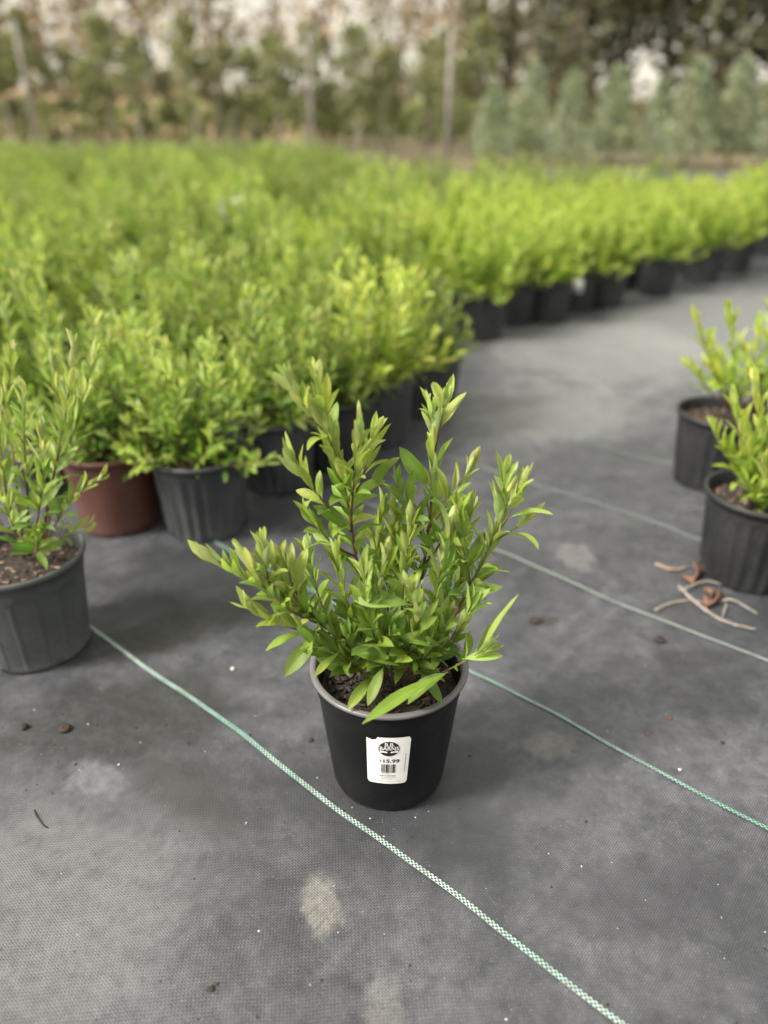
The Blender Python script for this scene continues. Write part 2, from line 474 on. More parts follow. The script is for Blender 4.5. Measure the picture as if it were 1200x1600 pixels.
# ------------------------------------------------------------------ pots
def lathe(mb, prof, n=64, rmod=None, skip=None, closed_bottom=True):
    a = np.arange(n) * 2 * math.pi / n
    rows = []
    for (r, z) in prof:
        rr = np.full(n, r) if rmod is None else np.array([rmod(r, z, t) for t in a])
        rows.append(np.stack((rr * np.cos(a), rr * np.sin(a), np.full(n, z)), 1))
    f = []
    for i in range(len(prof) - 1):
        for j in range(n):
            if skip and skip(i, j): continue
            f.append((i * n + j, i * n + (j + 1) % n, (i + 1) * n + (j + 1) % n, (i + 1) * n + j))
    if closed_bottom: f.append(tuple(range(n - 1, -1, -1)))
    mb.add(np.concatenate(rows), f)

POT_H = 0.20; POT_R = 0.114; POT_B = 0.092
def ribbed_pot_mesh(name, mat, style='rib', n=96, seed=0):
    mb = MB()
    H = POT_H
    zs = [0, 0.004, 0.018, 0.022, 0.05, 0.08, 0.11, 0.135, 0.15, 0.16, 0.166, 0.172, H - 0.012]
    if style == 'arch': zs = list(np.linspace(0, H - 0.034, 26)) + [H - 0.03, H - 0.012]
    prof = [(POT_B + (POT_R - 0.004 - POT_B) * (z / H), z) for z in zs]
    prof[0] = (prof[0][0] - 0.004, 0)
    nout = len(prof)
    prof += [(POT_R - 0.001, H - 0.0115), (POT_R + 0.001, H - 0.008), (POT_R + 0.001, H - 0.002), (POT_R - 0.001, H), (POT_R - 0.005, H), (POT_R - 0.0065, H - 0.004),
             (POT_R - 0.010, H - 0.03), (POT_B - 0.002, 0.006)]
    def rmod(r, z, t):
        if z > H - 0.03 or r < POT_B - 0.003: return r
        if style == 'rib':
            k = 0.5 + 0.5 * math.tanh(3.2 * math.sin(t * 22))
            g = max(0, min(1, (0.168 - z) / 0.010)) * max(0, min(1, (z - 0.002) / 0.006))
            return r - 0.0055 * k * g
        if style == 'arch':
            q = ((t * 16 / (2 * math.pi)) % 1.0) * 2 - 1
            top = 0.163 - 0.016 * q * q
            g = 1.0 if (abs(q) < 0.88 and z < top and z > 0.012) else 0.0
            return r - 0.0022 * g
        return r
    def skip(i, j):
        if style == 'arch': return i in (1, 2) and (j % 24) < 3
        return i in (1, 2) and (j % 16) < 3
    lathe(mb, prof, n, rmod, skip)
    return mb.mesh(name, mat)

def ring_soil_mesh(name, r, z, seed, chips=160, cols=((0.10, 0.06, 0.042), (0.055, 0.034, 0.026), (0.03, 0.022, 0.018), (0.17, 0.11, 0.08)), size=1.0):
    rr = random.Random(seed)
    mb = MB(); n = 28
    v = [(0, 0, z + 0.006)]; f = []
    for k, q in enumerate((0.35, 0.7, 1.0)):
        for j in range(n):
            a = 2 * math.pi * j / n
            v.append((r * q * math.cos(a), r * q * math.sin(a), z + 0.005 * (1 - q) + rr.uniform(-0.002, 0.002)))
    for j in range(n):
        f.append((0, 1 + j, 1 + (j + 1) % n))
        for k in range(2): f.append((1 + k * n + j, 1 + (k + 1) * n + j, 1 + (k + 1) * n + (j + 1) % n, 1 + k * n + (j + 1) % n))
    mb.add(v, f)
    soil = mb.mesh(name, SOIL)
    cb = MB()
    for i in range(chips):
        q = math.sqrt(rr.random()) * 0.95; a = rr.random() * 6.283
        chip(cb, (r * q * math.cos(a), r * q * math.sin(a), z + 0.006 * (1 - q) + rr.uniform(0.001, 0.005)), rr, size, rr.choice(cols))
    return soil, cb.mesh(name + "_chips", CHIP, smooth=False)

def chip(cb, loc, rr, size=1.0, col=(0.1, 0.06, 0.04)):
    l, w, h = rr.uniform(0.005, 0.014) * size, rr.uniform(0.003, 0.007) * size, rr.uniform(0.0008, 0.0025) * size
    v = np.array([(-l, -w * rr.uniform(.4, 1), -h), (l * rr.uniform(.5, 1), -w, -h), (l, w * rr.uniform(.3, 1), -h), (-l * rr.uniform(.5, 1), w, -h),
                  (-l * .9, -w * .6, h), (l * .8, -w * .7, h), (l * .8, w * .6, h * 1.3), (-l * .7, w * .7, h)]) * 0.5
    R = np.array(Matrix.Rotation(rr.uniform(0, 6.28), 3, 'Z') @ Matrix.Rotation(rr.gauss(0, 0.45), 3, 'X') @ Matrix.Rotation(rr.gauss(0, 0.35), 3, 'Y'))
    k = rr.uniform(0.7, 1.25)
    cb.add(v @ R.T + np.array(loc), [(0, 3, 2, 1), (4, 5, 6, 7), (0, 1, 5, 4), (1, 2, 6, 5), (2, 3, 7, 6), (3, 0, 4, 7)], tuple(c * k for c in col))

POT_RIB = ribbed_pot_mesh("ribbed_pot", PLASTIC_RIB)
POT_GREY = ribbed_pot_mesh("grey_ribbed_pot", PLASTIC_GREY)
POT_ARCH = ribbed_pot_mesh("arched_pot", PLASTIC_FADED, 'arch', n=144)
POT_REDM = ribbed_pot_mesh("red_pot", PLASTIC_RED, 'plain', n=64)
SOILS = [ring_soil_mesh("soil", POT_R - 0.0105, POT_H - 0.032, s, chips=120, cols=((0.19, 0.12, 0.09), (0.11, 0.065, 0.05), (0.05, 0.034, 0.028), (0.30, 0.22, 0.17))) for s in (1, 2)]

# ------------------------------------------------------------------ leaves
def leaf_template(W=0.34, fold=0.25, curl=0.5, twist=0.0, nseg=8, nac=4, droop0=0.0, wave=0.0):
    """unit-length leaf along +Y, upper face +Z; curl > 0 bends the tip back and down"""
    ts = np.concatenate(([0.0], 0.07 + 0.93 * np.linspace(0, 1.0, nseg) ** (0.93 if nseg > 5 else 1.0)))
    th = droop0; pos = np.array((0., 0.)); prev = 0.0
    rows = []; uvs = []
    for t in ts:
        dt = t - prev
        th = droop0 - curl * t
        pos = pos + dt * np.array((math.cos(th), math.sin(th)))
        prev = t
        tt = max(0.0, (t - 0.05) / 0.95)
        w = 0.5 * W * (tt ** 1.0) * ((1 - tt) ** 0.88) / 0.274 if t > 0.06 else 0.012
        w = max(w, 0.010 if t < 0.9 else 0.0015)
        tw = twist * t
        for k in range(nac + 1):
            q = -1 + 2 * k / nac
            x = q * w
            zz = fold * abs(x) + wave * w * math.sin(9 * t + 2 * q) * abs(q)
            xx = x * math.cos(tw) - zz * math.sin(tw); z2 = x * math.sin(tw) + zz * math.cos(tw)
            n = np.array((-math.sin(th), math.cos(th)))
            rows.append((xx, pos[0] + n[0] * z2, pos[1] + n[1] * z2)); uvs.append((0.5 + q * 0.5, t))
    m = nac + 1
    f = [(i * m + j, i * m + j + 1, (i + 1) * m + j + 1, (i + 1) * m + j) for i in range(len(ts) - 1) for j in range(nac)]
    return np.array(rows), f, np.array(uvs)

RL = random.Random(7)
TPL = [leaf_template(W=RL.uniform(0.20, 0.275), fold=RL.uniform(0.25, 0.95), curl=RL.uniform(-0.45, 0.6), twist=RL.uniform(-0.5, 0.5),
                     droop0=RL.uniform(-0.05, 0.25), wave=RL.uniform(0, 0.22)) for _ in range(14)]
TPL_BIG = [leaf_template(W=RL.uniform(0.26, 0.33), fold=RL.uniform(0.2, 0.6), curl=RL.uniform(0.3, 1.0), twist=RL.uniform(-0.4, 0.4),
                         droop0=RL.uniform(0.1, 0.3), wave=RL.uniform(0.05, 0.25)) for _ in range(8)]
TPL_NARROW = [leaf_template(W=w, fold=.4, curl=c, twist=.3, droop0=.15, wave=.15) for w, c in ((.11, .2), (.135, .35))]
TPL_ALL = TPL + TPL_BIG + TPL_NARROW
TPL_LOW = [leaf_template(W=0.36, fold=0.3, curl=c, nseg=4, nac=2, droop0=0.1) for c in (-0.2, 0.2, 0.6)]
def tpl_mesh(t, name):
    mb = MB(); mb.add(t[0], t[1], None, t[2]); return mb.mesh(name, LEAF_OBJ)
LEAF_MESH = [tpl_mesh(t, "leaf") for t in TPL_ALL]

def frame(d, ref, roll=0.0):
    """rotation whose Y axis is d and whose Z axis leans to ref"""
    d = d / np.linalg.norm(d)
    x = np.cross(d, ref)
    if np.linalg.norm(x) < 1e-3: x = np.cross(d, np.array((1., 0.2, 0)))
    x /= np.linalg.norm(x); z = np.cross(x, d)
    c, s = math.cos(roll), math.sin(roll)
    x2 = c * x + s * z; z2 = -s * x + c * z
    return np.stack((x2, d, z2), 1)

MATURE = np.array((0.092, 0.180, 0.028)); MID = np.array((0.210, 0.315, 0.052)); YOUNG = np.array((0.375, 0.455, 0.135))
def leaf_col(y, rr, tint=(1, 1, 1)):
    c = MATURE * (1 - 2 * y) + MID * 2 * y if y < 0.5 else MID * (2 - 2 * y) + YOUNG * (2 * y - 1)
    c = c * rr.uniform(0.78, 1.22) * np.array((rr.uniform(0.88, 1.15), 1, rr.uniform(0.8, 1.25)))
    return c * np.array(tint)

def resample(pts, step):
    pts = np.asarray(pts, float)
    # smooth Catmull-Rom
    P = np.vstack((2 * pts[0] - pts[1], pts, 2 * pts[-1] - pts[-2])); out = []
    for i in range(1, len(P) - 2):
        for t in np.linspace(0, 1, 8, endpoint=False):
            p0, p1, p2, p3 = P[i - 1], P[i], P[i + 1], P[i + 2]
            out.append(0.5 * (2 * p1 + (p2 - p0) * t + (2 * p0 - 5 * p1 + 4 * p2 - p3) * t * t + (3 * p1 - p0 - 3 * p2 + p3) * t ** 3))
    out.append(pts[-1]); out = np.array(out)
    L = np.concatenate(([0], np.cumsum(np.linalg.norm(np.diff(out, axis=0), axis=1))))
    n = max(3, int(L[-1] / step) + 1)
    s = np.linspace(0, L[-1], n)
    return np.stack([np.interp(s, L, out[:, k]) for k in range(3)], 1), L[-1]

def shoot(pts, rr, leaves, stems, node=0.013, t0=0.25, size=(0.051, 0.040), young=(0.3, 1.0), r=(0.0028, 0.0011), up=0.45, tint=(1, 1, 1), tip=3, spread=(54, 22), big=True):
    """leafy shoot: opposite pairs turning a quarter at each node, a tuft of upright leaves at the tip"""
    p, L = resample(pts, node)
    n = len(p)
    stems.append((p, [r[0] + (r[1] - r[0]) * i / (n - 1) for i in range(n)]))
    ph = rr.uniform(0, 6.28)
    for i in range(n):
        t = i / (n - 1)
        if t < t0: continue
        tt = (t - t0) / max(1e-6, 1 - t0)
        d = p[min(i + 1, n - 1)] - p[max(i - 1, 0)]; d /= np.linalg.norm(d)
        e = np.cross(d, np.array((0.2, 0.9, 0.3))); e /= np.linalg.norm(e); g = np.cross(d, e)
        k = 2 if i < n - 1 else tip + 1
        for q in range(k):
            if i < n - 1 and rr.random() < 0.10: continue
            a = ph + (q * math.pi if k == 2 else q * 6.283 / k) + rr.gauss(0, 0.3)
            rad = math.cos(a) * e + math.sin(a) * g
            al = math.radians(spread[0] + (spread[1] - spread[0]) * tt + rr.gauss(0, 9)) * (1.0 if k == 2 else 0.55)
            dr = math.cos(al) * d + math.sin(al) * rad + np.array((0, 0, up * rr.uniform(0.5, 1.2)))
            dr /= np.linalg.norm(dr)
            sz = (size[0] + (size[1] - size[0]) * tt) * rr.uniform(0.7, 1.2)
            if k > 2: sz *= rr.uniform(0.75, 1.05)
            y = young[0] + (young[1] - young[0]) * tt + rr.gauss(0, 0.10)
            y = min(1, max(0, y))
            ti = rr.randrange(len(TPL)) if (tt > 0.35 or not big) else len(TPL) + rr.randrange(len(TPL_BIG))
            M = frame(dr, d + np.array((0, 0, 0.25)), rr.gauss(0, 0.4))
            leaves.append((ti, p[i] + rad * 0.0015, M, sz, leaf_col(y, rr, tint)))
        ph += math.pi / 2

def place_leaf_objects(leaves, parent, origin, limit=300):
    """each leaf an object of its own; the smallest past the limit joined into one part"""
    L = sorted(leaves, key=lambda q: -q[3] * (1.0 + 0.5 * (q[1][2])))
    for ti, loc, M, sz, c in L[:limit]:
        o = obj("leaf", LEAF_MESH[ti], parent)
        m4 = Matrix(np.vstack((np.hstack((M * sz, (loc - origin)[:, None])), (0, 0, 0, 1))).tolist())
        o.matrix_local = m4
        o.color = (*c, 1)
    rest = L[limit:]
    if rest:
        mb = MB()
        for ti, loc, M, sz, c in rest:
            t = TPL_ALL[ti]
            mb.add((t[0] * sz) @ M.T + (loc - origin), t[1], tuple(c), t[2])
        stuff(obj("small_leaves", mb.mesh("small_leaves", LEAF), parent))

def stems_mesh(stems, origin, name="stem", n=6):
    mb = MB()
    for p, r in stems: mb.tube(p - origin, r, n, np.repeat(stem_cols(len(p)), n, axis=0))
    return mb.mesh(name, STEM)

def foliage_mesh(leaves, name, low=False):
    mb = MB()
    for ti, loc, M, sz, c in leaves:
        t = TPL_LOW[ti % 3] if low else TPL_ALL[ti]
        mb.add((t[0] * sz) @ M.T + loc, t[1], tuple(c))
    return mb.mesh(name, LEAF)

# ------------------------------------------------------------------ the plant in front, in a smooth black pot with a price label
R0 = random.Random(11)
MC = np.array((0.007, 0.851, 0.0)); MC[2] = gh(MC[0], MC[1]) - 0.0005
main = thing("potted_shrub", "leafy green shrub in smooth black pot with white price label, alone on the cloth", "potted plant", MC)
MH = 0.207; MR = 0.108; MBR = 0.081
def main_r(z): return MBR + (MR - 0.004 - MBR) * (z / MH) ** 0.92
mb = MB()
zs = [0.0, 0.002, 0.006, 0.012, 0.03, 0.06, 0.09, 0.12, 0.15, 0.170, 0.1725, 0.185, MH - 0.007]
prof = []
for z in zs:
    r = main_r(z)
    if z < 0.012: r -= 0.006 * (1 - z / 0.012) ** 2
    if z > 0.171: r += 0.0012
    prof.append((r, z))
lathe(mb, prof + [(MR - 0.004, MH - 0.006)], 96)
mb2 = MB()
lathe(mb2, [(MR - 0.0035, MH - 0.0065), (MR + 0.0005, MH - 0.006), (MR + 0.0025, MH - 0.004), (MR + 0.0028, MH - 0.001), (MR + 0.0012, MH + 0.001), (MR - 0.004, MH + 0.0012), (MR - 0.0062, MH - 0.0004),
             (MR - 0.0078, MH - 0.012)], 96, closed_bottom=False)
mb3 = MB()
lathe(mb3, [(MR - 0.0078, MH - 0.012), (MR - 0.012, MH - 0.03), (MR - 0.016, MH - 0.07)], 96, closed_bottom=False)
pot = obj("pot", mb.mesh("smooth_pot", PLASTIC_BLACK), main)
obj("rim", mb2.mesh("pot_rim", PLASTIC_RIM), pot)
obj("inner_wall", mb3.mesh("pot_inner_wall", PLASTIC_BLACK), pot)
s_, c_ = ring_soil_mesh("main_soil", MR - 0.0135, MH - 0.036, 5, chips=330, size=1.15, cols=((0.040, 0.020, 0.015), (0.022, 0.013, 0.010), (0.009, 0.007, 0.006), (0.062, 0.034, 0.026), (0.012, 0.009, 0.008)))
so = obj("soil", s_, main)
stuff(obj("bark_mulch", c_, so))

leaves = []; stems = []
def mp(*pts): return [at(*q) for q in pts]
K = dict(node=0.0095)
shoot(mp((600, 1068, .85), (575, 960, .86), (556, 870, .87), (546, 800, .87), (530, 730, .86), (505, 668, .85), (470, 632, .84), (455, 605, .84)), R0, leaves, stems, t0=0.36, **K)
shoot(mp((530, 730, .86), (517, 685, .86), (506, 645, .85), (498, 606, .85)), R0, leaves, stems, t0=0.3, r=(.0016, .001), young=(.6, 1), **K)
shoot(mp((548, 830, .87), (552, 760, .855), (558, 715, .85), (562, 680, .85)), R0, leaves, stems, t0=0.3, r=(.0018, .001), young=(.5, .95), **K)
shoot(mp((546, 800, .88), (565, 745, .89), (582, 690, .895)), R0, leaves, stems, t0=0.35, r=(.0016, .001), young=(.5, .95), **K)
shoot(mp((548, 830, .87), (510, 790, .85), (478, 750, .84), (462, 728, .84)), R0, leaves, stems, t0=0.35, r=(.0016, .001), young=(.5, .9), **K)
shoot(mp((556, 870, .87), (520, 850, .86), (490, 815, .85)), R0, leaves, stems, t0=0.35, r=(.0016, .001), young=(.3, .7), **K)
shoot(mp((635, 1066, .86), (655, 930, .88), (667, 850, .89), (675, 770, .9), (679, 705, .9), (672, 645, .9)), R0, leaves, stems, t0=0.38, **K)
shoot(mp((679, 705, .9), (688, 665, .9), (694, 632, .9)), R0, leaves, stems, t0=0.35, r=(.0015, .001), young=(.7, 1), **K)
shoot(mp((667, 830, .88), (700, 785, .865), (728, 742, .86)), R0, leaves, stems, t0=0.3, r=(.0018, .001), young=(.4, .95), **K)
shoot(mp((667, 850, .89), (640, 800, .88), (625, 765, .88)), R0, leaves, stems, t0=0.3, r=(.0018, .001), young=(.3, .6), **K)
shoot(mp((645, 1066, .85), (695, 988, .84), (735, 915, .84), (768, 848, .84), (782, 795, .85), (788, 750, .85)), R0, leaves, stems, t0=0.42, r=(.0034, .001), **K)
shoot(mp((772, 836, .84), (795, 805, .84), (811, 768, .84)), R0, leaves, stems, t0=0.4, r=(.0015, .001), young=(.7, 1), **K)
shoot(mp((768, 848, .84), (792, 833, .85), (808, 822, .85)), R0, leaves, stems, t0=0.5, r=(.0014, .001), young=(.7, 1), **K)
shoot(mp((735, 915, .84), (725, 860, .83), (718, 815, .83)), R0, leaves, stems, t0=0.25, r=(.0018, .001), young=(.3, .7), **K)
shoot(mp((590, 1060, .85), (540, 1005, .82), (482, 962, .80), (430, 933, .79), (375, 900, .79), (335, 880, .79)), R0, leaves, stems, t0=0.36, up=0.95, spread=(45, 25), **K)
shoot(mp((482, 962, .80), (462, 925, .8), (447, 885, .8)), R0, leaves, stems, t0=0.3, r=(.0016, .001), young=(.5, .9), up=.7, **K)
shoot(mp((430, 933, .79), (418, 900, .79), (412, 868, .79)), R0, leaves, stems, t0=0.3, r=(.0016, .001), young=(.6, .95), up=.7, **K)
shoot(mp((520, 990, .83), (472, 985, .79), (430, 972, .775), (398, 955, .77)), R0, leaves, stems, t0=0.3, r=(.0017, .001), young=(.4, .9), up=.8, **K)
shoot(mp((540, 1005, .82), (505, 950, .84), (490, 905, .85), (483, 870, .85)), R0, leaves, stems, t0=0.2, r=(.0018, .001), young=(.3, .8), **K)
shoot(mp((582, 1066, .83), (540, 1030, .79), (500, 1012, .77)), R0, leaves, stems, t0=0.25, r=(.002, .001), young=(.1, .4), size=(.055, .042), up=.2, **K)
shoot(mp((650, 1068, .82), (697, 1048, .79), (735, 1028, .775), (757, 1012, .77)), R0, leaves, stems, t0=0.55, r=(.002, .001), young=(.35, .8), node=.016, tip=2)
shoot(mp((600, 1066, .86), (588, 960, .9), (585, 880, .92), (597, 805, .93)), R0, leaves, stems, t0=0.4, r=(.0024, .001), young=(.1, .6), **K)
shoot(mp((622, 1066, .83), (640, 1015, .79), (652, 970, .775), (645, 930, .775)), R0, leaves, stems, t0=0.25, r=(.002, .001), young=(.25, .85), **K)
shoot(mp((632, 1066, .84), (695, 1010, .8), (722, 975, .79), (735, 955, .79)), R0, leaves, stems, t0=0.4, r=(.002, .001), young=(.2, .7), **K)
shoot(mp((610, 1066, .84), (588, 1005, .79), (576, 950, .775), (572, 905, .775)), R0, leaves, stems, t0=0.3, r=(.002, .001), young=(.1, .7), **K)
shoot(mp((617, 1066, .85), (627, 960, .84), (632, 890, .83), (640, 830, .84)), R0, leaves, stems, t0=0.4, r=(.0022, .001), young=(.15, .7), **K)
shoot(mp((630, 1060, .87), (688, 950, .92), (716, 865, .93), (733, 800, .93)), R0, leaves, stems, t0=0.45, r=(.0022, .001), young=(.2, .8), **K)
shoot(mp((640, 1066, .83), (672, 1015, .80), (690, 975, .79)), R0, leaves, stems, t0=0.35, r=(.0018, .001), young=(.1, .5), **K)
shoot(mp((600, 1066, .83), (565, 1035, .80), (545, 1000, .79)), R0, leaves, stems, t0=0.3, r=(.0018, .001), young=(.05, .4), **K)
shoot(mp((615, 1066, .83), (610, 1035, .79), (612, 1005, .775)), R0, leaves, stems, t0=0.4, r=(.0018, .001), young=(.05, .4), **K)
for pts, yg in (
    ([(612, 1060, .86), (606, 960, .87), (612, 880, .88), (618, 810, .88)], (.2, .75)), ([(605, 1060, .84), (560, 985, .82), (538, 930, .81), (528, 880, .81)], (.2, .75)),
    ([(640, 1060, .84), (672, 960, .82), (690, 890, .82), (700, 840, .82)], (.2, .8)), ([(625, 1060, .83), (600, 990, .79), (592, 930, .78), (600, 880, .78)], (.15, .7)),
    ([(655, 930, .88), (630, 890, .87), (618, 850, .86)], (.2, .6)),
    ([(665, 880, .88), (690, 845, .86), (705, 800, .86)], (.3, .7)), ([(515, 985, .82), (470, 945, .8), (440, 900, .8), (420, 870, .8)], (.4, .9)),
    ([(500, 975, .81), (455, 955, .78), (420, 925, .78), (390, 885, .78)], (.45, .95)), ([(635, 1060, .86), (665, 1000, .88), (705, 930, .89), (745, 870, .89)], (.2, .8)),
    ([(595, 1062, .84), (545, 1020, .8), (515, 985, .79)], (.1, .5)), ([(630, 1062, .83), (660, 1030, .79), (672, 1000, .78)], (.1, .5))):
    shoot(mp(*pts), R0, leaves, stems, t0=0.3, r=(.0018, .0009), young=yg, node=.0098)
# single leaves that stand out: (base, tip, leaf colour age, shape index)
for (b, e, y, ti, up_) in (
    ((694, 1054, .755), (572, 1122, .685), .28, 23, (0, -.3, 1)), ((700, 1050, .77), (632, 1086, .74), .35, 16, (0, -.3, 1)),
    ((580, 1058, .79), (548, 1100, .745), .25, 17, (0, -.3, 1)), ((505, 990, .79), (443, 1046, .74), .3, 18, (-.3, -.3, 1)),
    ((722, 1030, .775), (782, 1022, .765), .7, 3, (0, -.5, 1)), ((750, 1018, .77), (810, 934, .775), .8, 22, (-.8, -.3, .3)),
    ((642, 945, .78), (560, 930, .77), .3, 19, (0, -.5, 1)), ((712, 932, .83), (780, 916, .82), .3, 20, (0, -.4, 1)),
    ((530, 1018, .78), (497, 1066, .75), .6, 2, (-.5, -.5, .8)), ((600, 1040, .78), (575, 1098, .74), .3, 21, (0, -.4, 1)),
    ((640, 1040, .78), (560, 1010, .765), .25, 16, (0, -.6, 1)), ((690, 1010, .78), (635, 990, .765), .35, 17, (0, -.6, 1)),
    ((655, 1050, .79), (690, 1090, .75), .2, 18, (0, -.4, 1)), ((578, 772, .88), (610, 712, .88), .35, 15, (-.5, -.6, .6)),
    ((672, 760, .9), (628, 706, .89), .4, 19, (-.4, -.6, .7)), ((545, 830, .86), (497, 790, .84), .35, 20, (0, -.5, 1))):
    p0, p1 = at(*b), at(*e); d = p1 - p0; L = float(np.linalg.norm(d)) * 1.06
    leaves.append((ti, p0, frame(d, np.array(up_, float), R0.gauss(0, .15)), L, leaf_col(y, R0)))
org = MC.copy()
for i, (p, r) in enumerate(stems):
    m_ = MB(); m_.tube(p - org, r, 7, np.repeat(stem_cols(len(p)), 7, axis=0))
    obj("stem", m_.mesh("stem", STEM), main)
NLEAF_MAIN = len(leaves)
place_leaf_objects(leaves, main, org, 300)

# price label wrapped on the pot
LABEL_WHITE = simple_mat("label_paper", (0.86, 0.86, 0.87), 0.45, var=0.06, scale=60)
INK = simple_mat("label_ink", (0.018, 0.018, 0.02), 0.5, var=0.3, scale=200)
INK_GREY = simple_mat("label_faint_ink", (0.32, 0.32, 0.33), 0.5, var=0.2, scale=300)
PHI0 = math.atan2(-MC[1], -MC[0])
LW, LH = 0.057, 0.083; LZ = 0.1165          # label size and height of its centre
TILT = math.radians(-1.5)
def wrap(s, t, lift):
    t = t * 1.13
    s2 = s * math.cos(TILT) - t * math.sin(TILT); t2 = s * math.sin(TILT) + t * math.cos(TILT)
    z = LZ + t2; r = main_r(z) + lift
    a = PHI0 + (s2 - 0.001) / main_r(LZ)
    return (r * math.cos(a), r * math.sin(a), z)
def wrap_poly(mb, pts2, lift):
    """fan polygon laid on the pot wall"""
    c = np.mean(pts2, axis=0)
    mb.add([wrap(*c, lift)] + [wrap(*q, lift) for q in pts2], [(0, 1 + i, 1 + (i + 1) % len(pts2)) for i in range(len(pts2))])
def wrap_rect(mb, x0, y0, x1, y1, lift, nx=1):
    v = []; f = []
    for i in range(nx + 1):
        x = x0 + (x1 - x0) * i / nx
        v += [wrap(x, y0, lift), wrap(x, y1, lift)]
        if i: f.append((2 * i - 2, 2 * i, 2 * i + 1, 2 * i - 1))
    mb.add(v, f)
# paper: a grid with rounded corners and a torn upper-left corner
lab = MB(); nx, ny = 28, 20; v = []; f = []
rt = random.Random(3); torn = [rt.uniform(0.0, 0.0028) for _ in range(nx + 1)]
for i in range(nx + 1):
    x = -LW / 2 + LW * i / nx
    e = max(0.0, abs(x) - (LW / 2 - 0.0045)); rc = 0.0045 - math.sqrt(max(0, 0.0045 ** 2 - e * e))
    top = LH / 2 - (rc if x > 0 else 0); bot = -LH / 2 + rc
    if i <= 6: top -= 0.0045 + torn[i] - 0.0012 * (6 - i) * 0.3
    for j in range(ny + 1): v.append(wrap(x, bot + (top - bot) * j / ny, 0.0005))
for i in range(nx):
    for j in range(ny): f.append((i * (ny + 1) + j, (i + 1) * (ny + 1) + j, (i + 1) * (ny + 1) + j + 1, i * (ny + 1) + j + 1))
lab.add(v, f)
label = obj("price_label", lab.mesh("price_label", LABEL_WHITE), main)
label['label'] = "white paper price label with oval logo, price and barcode"

def text_geo(txt, size, bold=0.0, sx=1.0):
    cu = bpy.data.curves.new("t", 'FONT'); cu.body = txt; cu.size = size; cu.align_x = 'CENTER'; cu.align_y = 'CENTER'; cu.offset = bold; cu.resolution_u = 3
    o = bpy.data.objects.new("t", cu); COL.objects.link(o)
    bpy.context.view_layer.update()
    me = bpy.data.meshes.new_from_object(o.evaluated_get(bpy.context.evaluated_depsgraph_get()))
    vs = np.array([(q.co.x * sx, q.co.y) for q in me.vertices]); fs = [tuple(p.vertices) for p in me.polygons]
    bpy.data.objects.remove(o); bpy.data.curves.remove(cu); bpy.data.meshes.remove(me)
    return vs, fs
def put_text(mb, txt, size, cx, cy, lift, bold=0.0, sx=1.0, rot=False):
    vs, fs = text_geo(txt, size, bold, sx)
    if rot: vs = np.stack((-vs[:, 1], vs[:, 0]), 1)
    mb.add([wrap(cx + a, cy + b, lift) for a, b in vs], fs)
ink = MB()
OX, OY, ORX, ORY = 0.0008, 0.0222, 0.0138, 0.0128
oval = [(OX + ORX * math.cos(a), OY + ORY * math.sin(a)) for a in np.linspace(0, 2 * math.pi, 40, endpoint=False)]
wrap_poly(ink, oval, 0.0008)
white = MB()
put_text(white, "B.B.", 0.0085, OX + 0.0006, OY + 0.0074, 0.0011, 0.0001, 1.0)
put_text(white, "BARNS", 0.0090, OX + 0.0002, OY + 0.0007, 0.0011, 0.00012, 0.92)
# swash of pale leaves either side of a dark trunk, under the name
wrap_poly(white, [(OX - 0.0125, OY - 0.0030), (OX - 0.0085, OY - 0.0034), (OX - 0.0030, OY - 0.0042), (OX - 0.0016, OY - 0.0052), (OX - 0.0026, OY - 0.0066), (OX - 0.0070, OY - 0.0062), (OX - 0.0112, OY - 0.0066)], 0.0011)
wrap_poly(white, [(OX + 0.0124, OY - 0.0034), (OX + 0.0085, OY - 0.0032), (OX + 0.0032, OY - 0.0042), (OX + 0.0018, OY - 0.0054), (OX + 0.0030, OY - 0.0068), (OX + 0.0070, OY - 0.0058), (OX + 0.0112, OY - 0.0062)], 0.0011)
put_text(ink, "15.99", 0.0086, OX + 0.0030, 0.0005, 0.0009, 0.00022, 1.25)
put_text(ink, "$", 0.0058, OX - 0.0108, 0.0008, 0.0009, 0.0, 0.9)
rb = random.Random(9); x = OX - 0.0095
while x < OX + 0.0095:
    w = rb.choice((0.0004, 0.0004, 0.0008, 0.0008, 0.0016)); wrap_rect(ink, x, -0.0205, min(x + w, OX + 0.0098), -0.0050, 0.0009); x += w + rb.choice((0.0004, 0.0006, 0.0009, 0.0013))
faint = MB()
def smudge(mbx, cx, cy, wid, hgt, n, seed):
    r2 = random.Random(seed); x = cx - wid / 2
    while x < cx + wid / 2:
        w = r2.uniform(0.0005, 0.0012); hh = hgt * r2.uniform(0.5, 1.0)
        wrap_rect(mbx, x, cy - hh / 2, x + w, cy + hh / 2, 0.0009); x += w + r2.uniform(0.0003, 0.0007)
smudge(faint, OX, 0.0068, 0.0165, 0.0010, 12, 1)
smudge(faint, OX - 0.003, -0.0225, 0.012, 0.0012, 12, 2)
smudge(ink, OX - 0.0005, -0.0262, 0.022, 0.0018, 18, 3)
smudge(faint, OX, -0.0292, 0.020, 0.0013, 16, 4)
smudge(faint, OX - 0.002, -0.0320, 0.014, 0.0013, 12, 5)
smudge(faint, OX, -0.0362, 0.036, 0.0011, 30, 6)
r2 = random.Random(8); y = -0.019
while y < 0.012:
    h_ = r2.uniform(0.0006, 0.0012); w_ = r2.uniform(0.0009, 0.0017); wrap_rect(faint, 0.0235 - w_ / 2, y, 0.0235 + w_ / 2, y + h_, 0.0009); y += h_ + r2.uniform(0.0003, 0.0006)
obj("printed_mark", ink.mesh("printed_mark", INK, False), label)
obj("printed_lettering", white.mesh("printed_lettering", LABEL_WHITE, False), label)
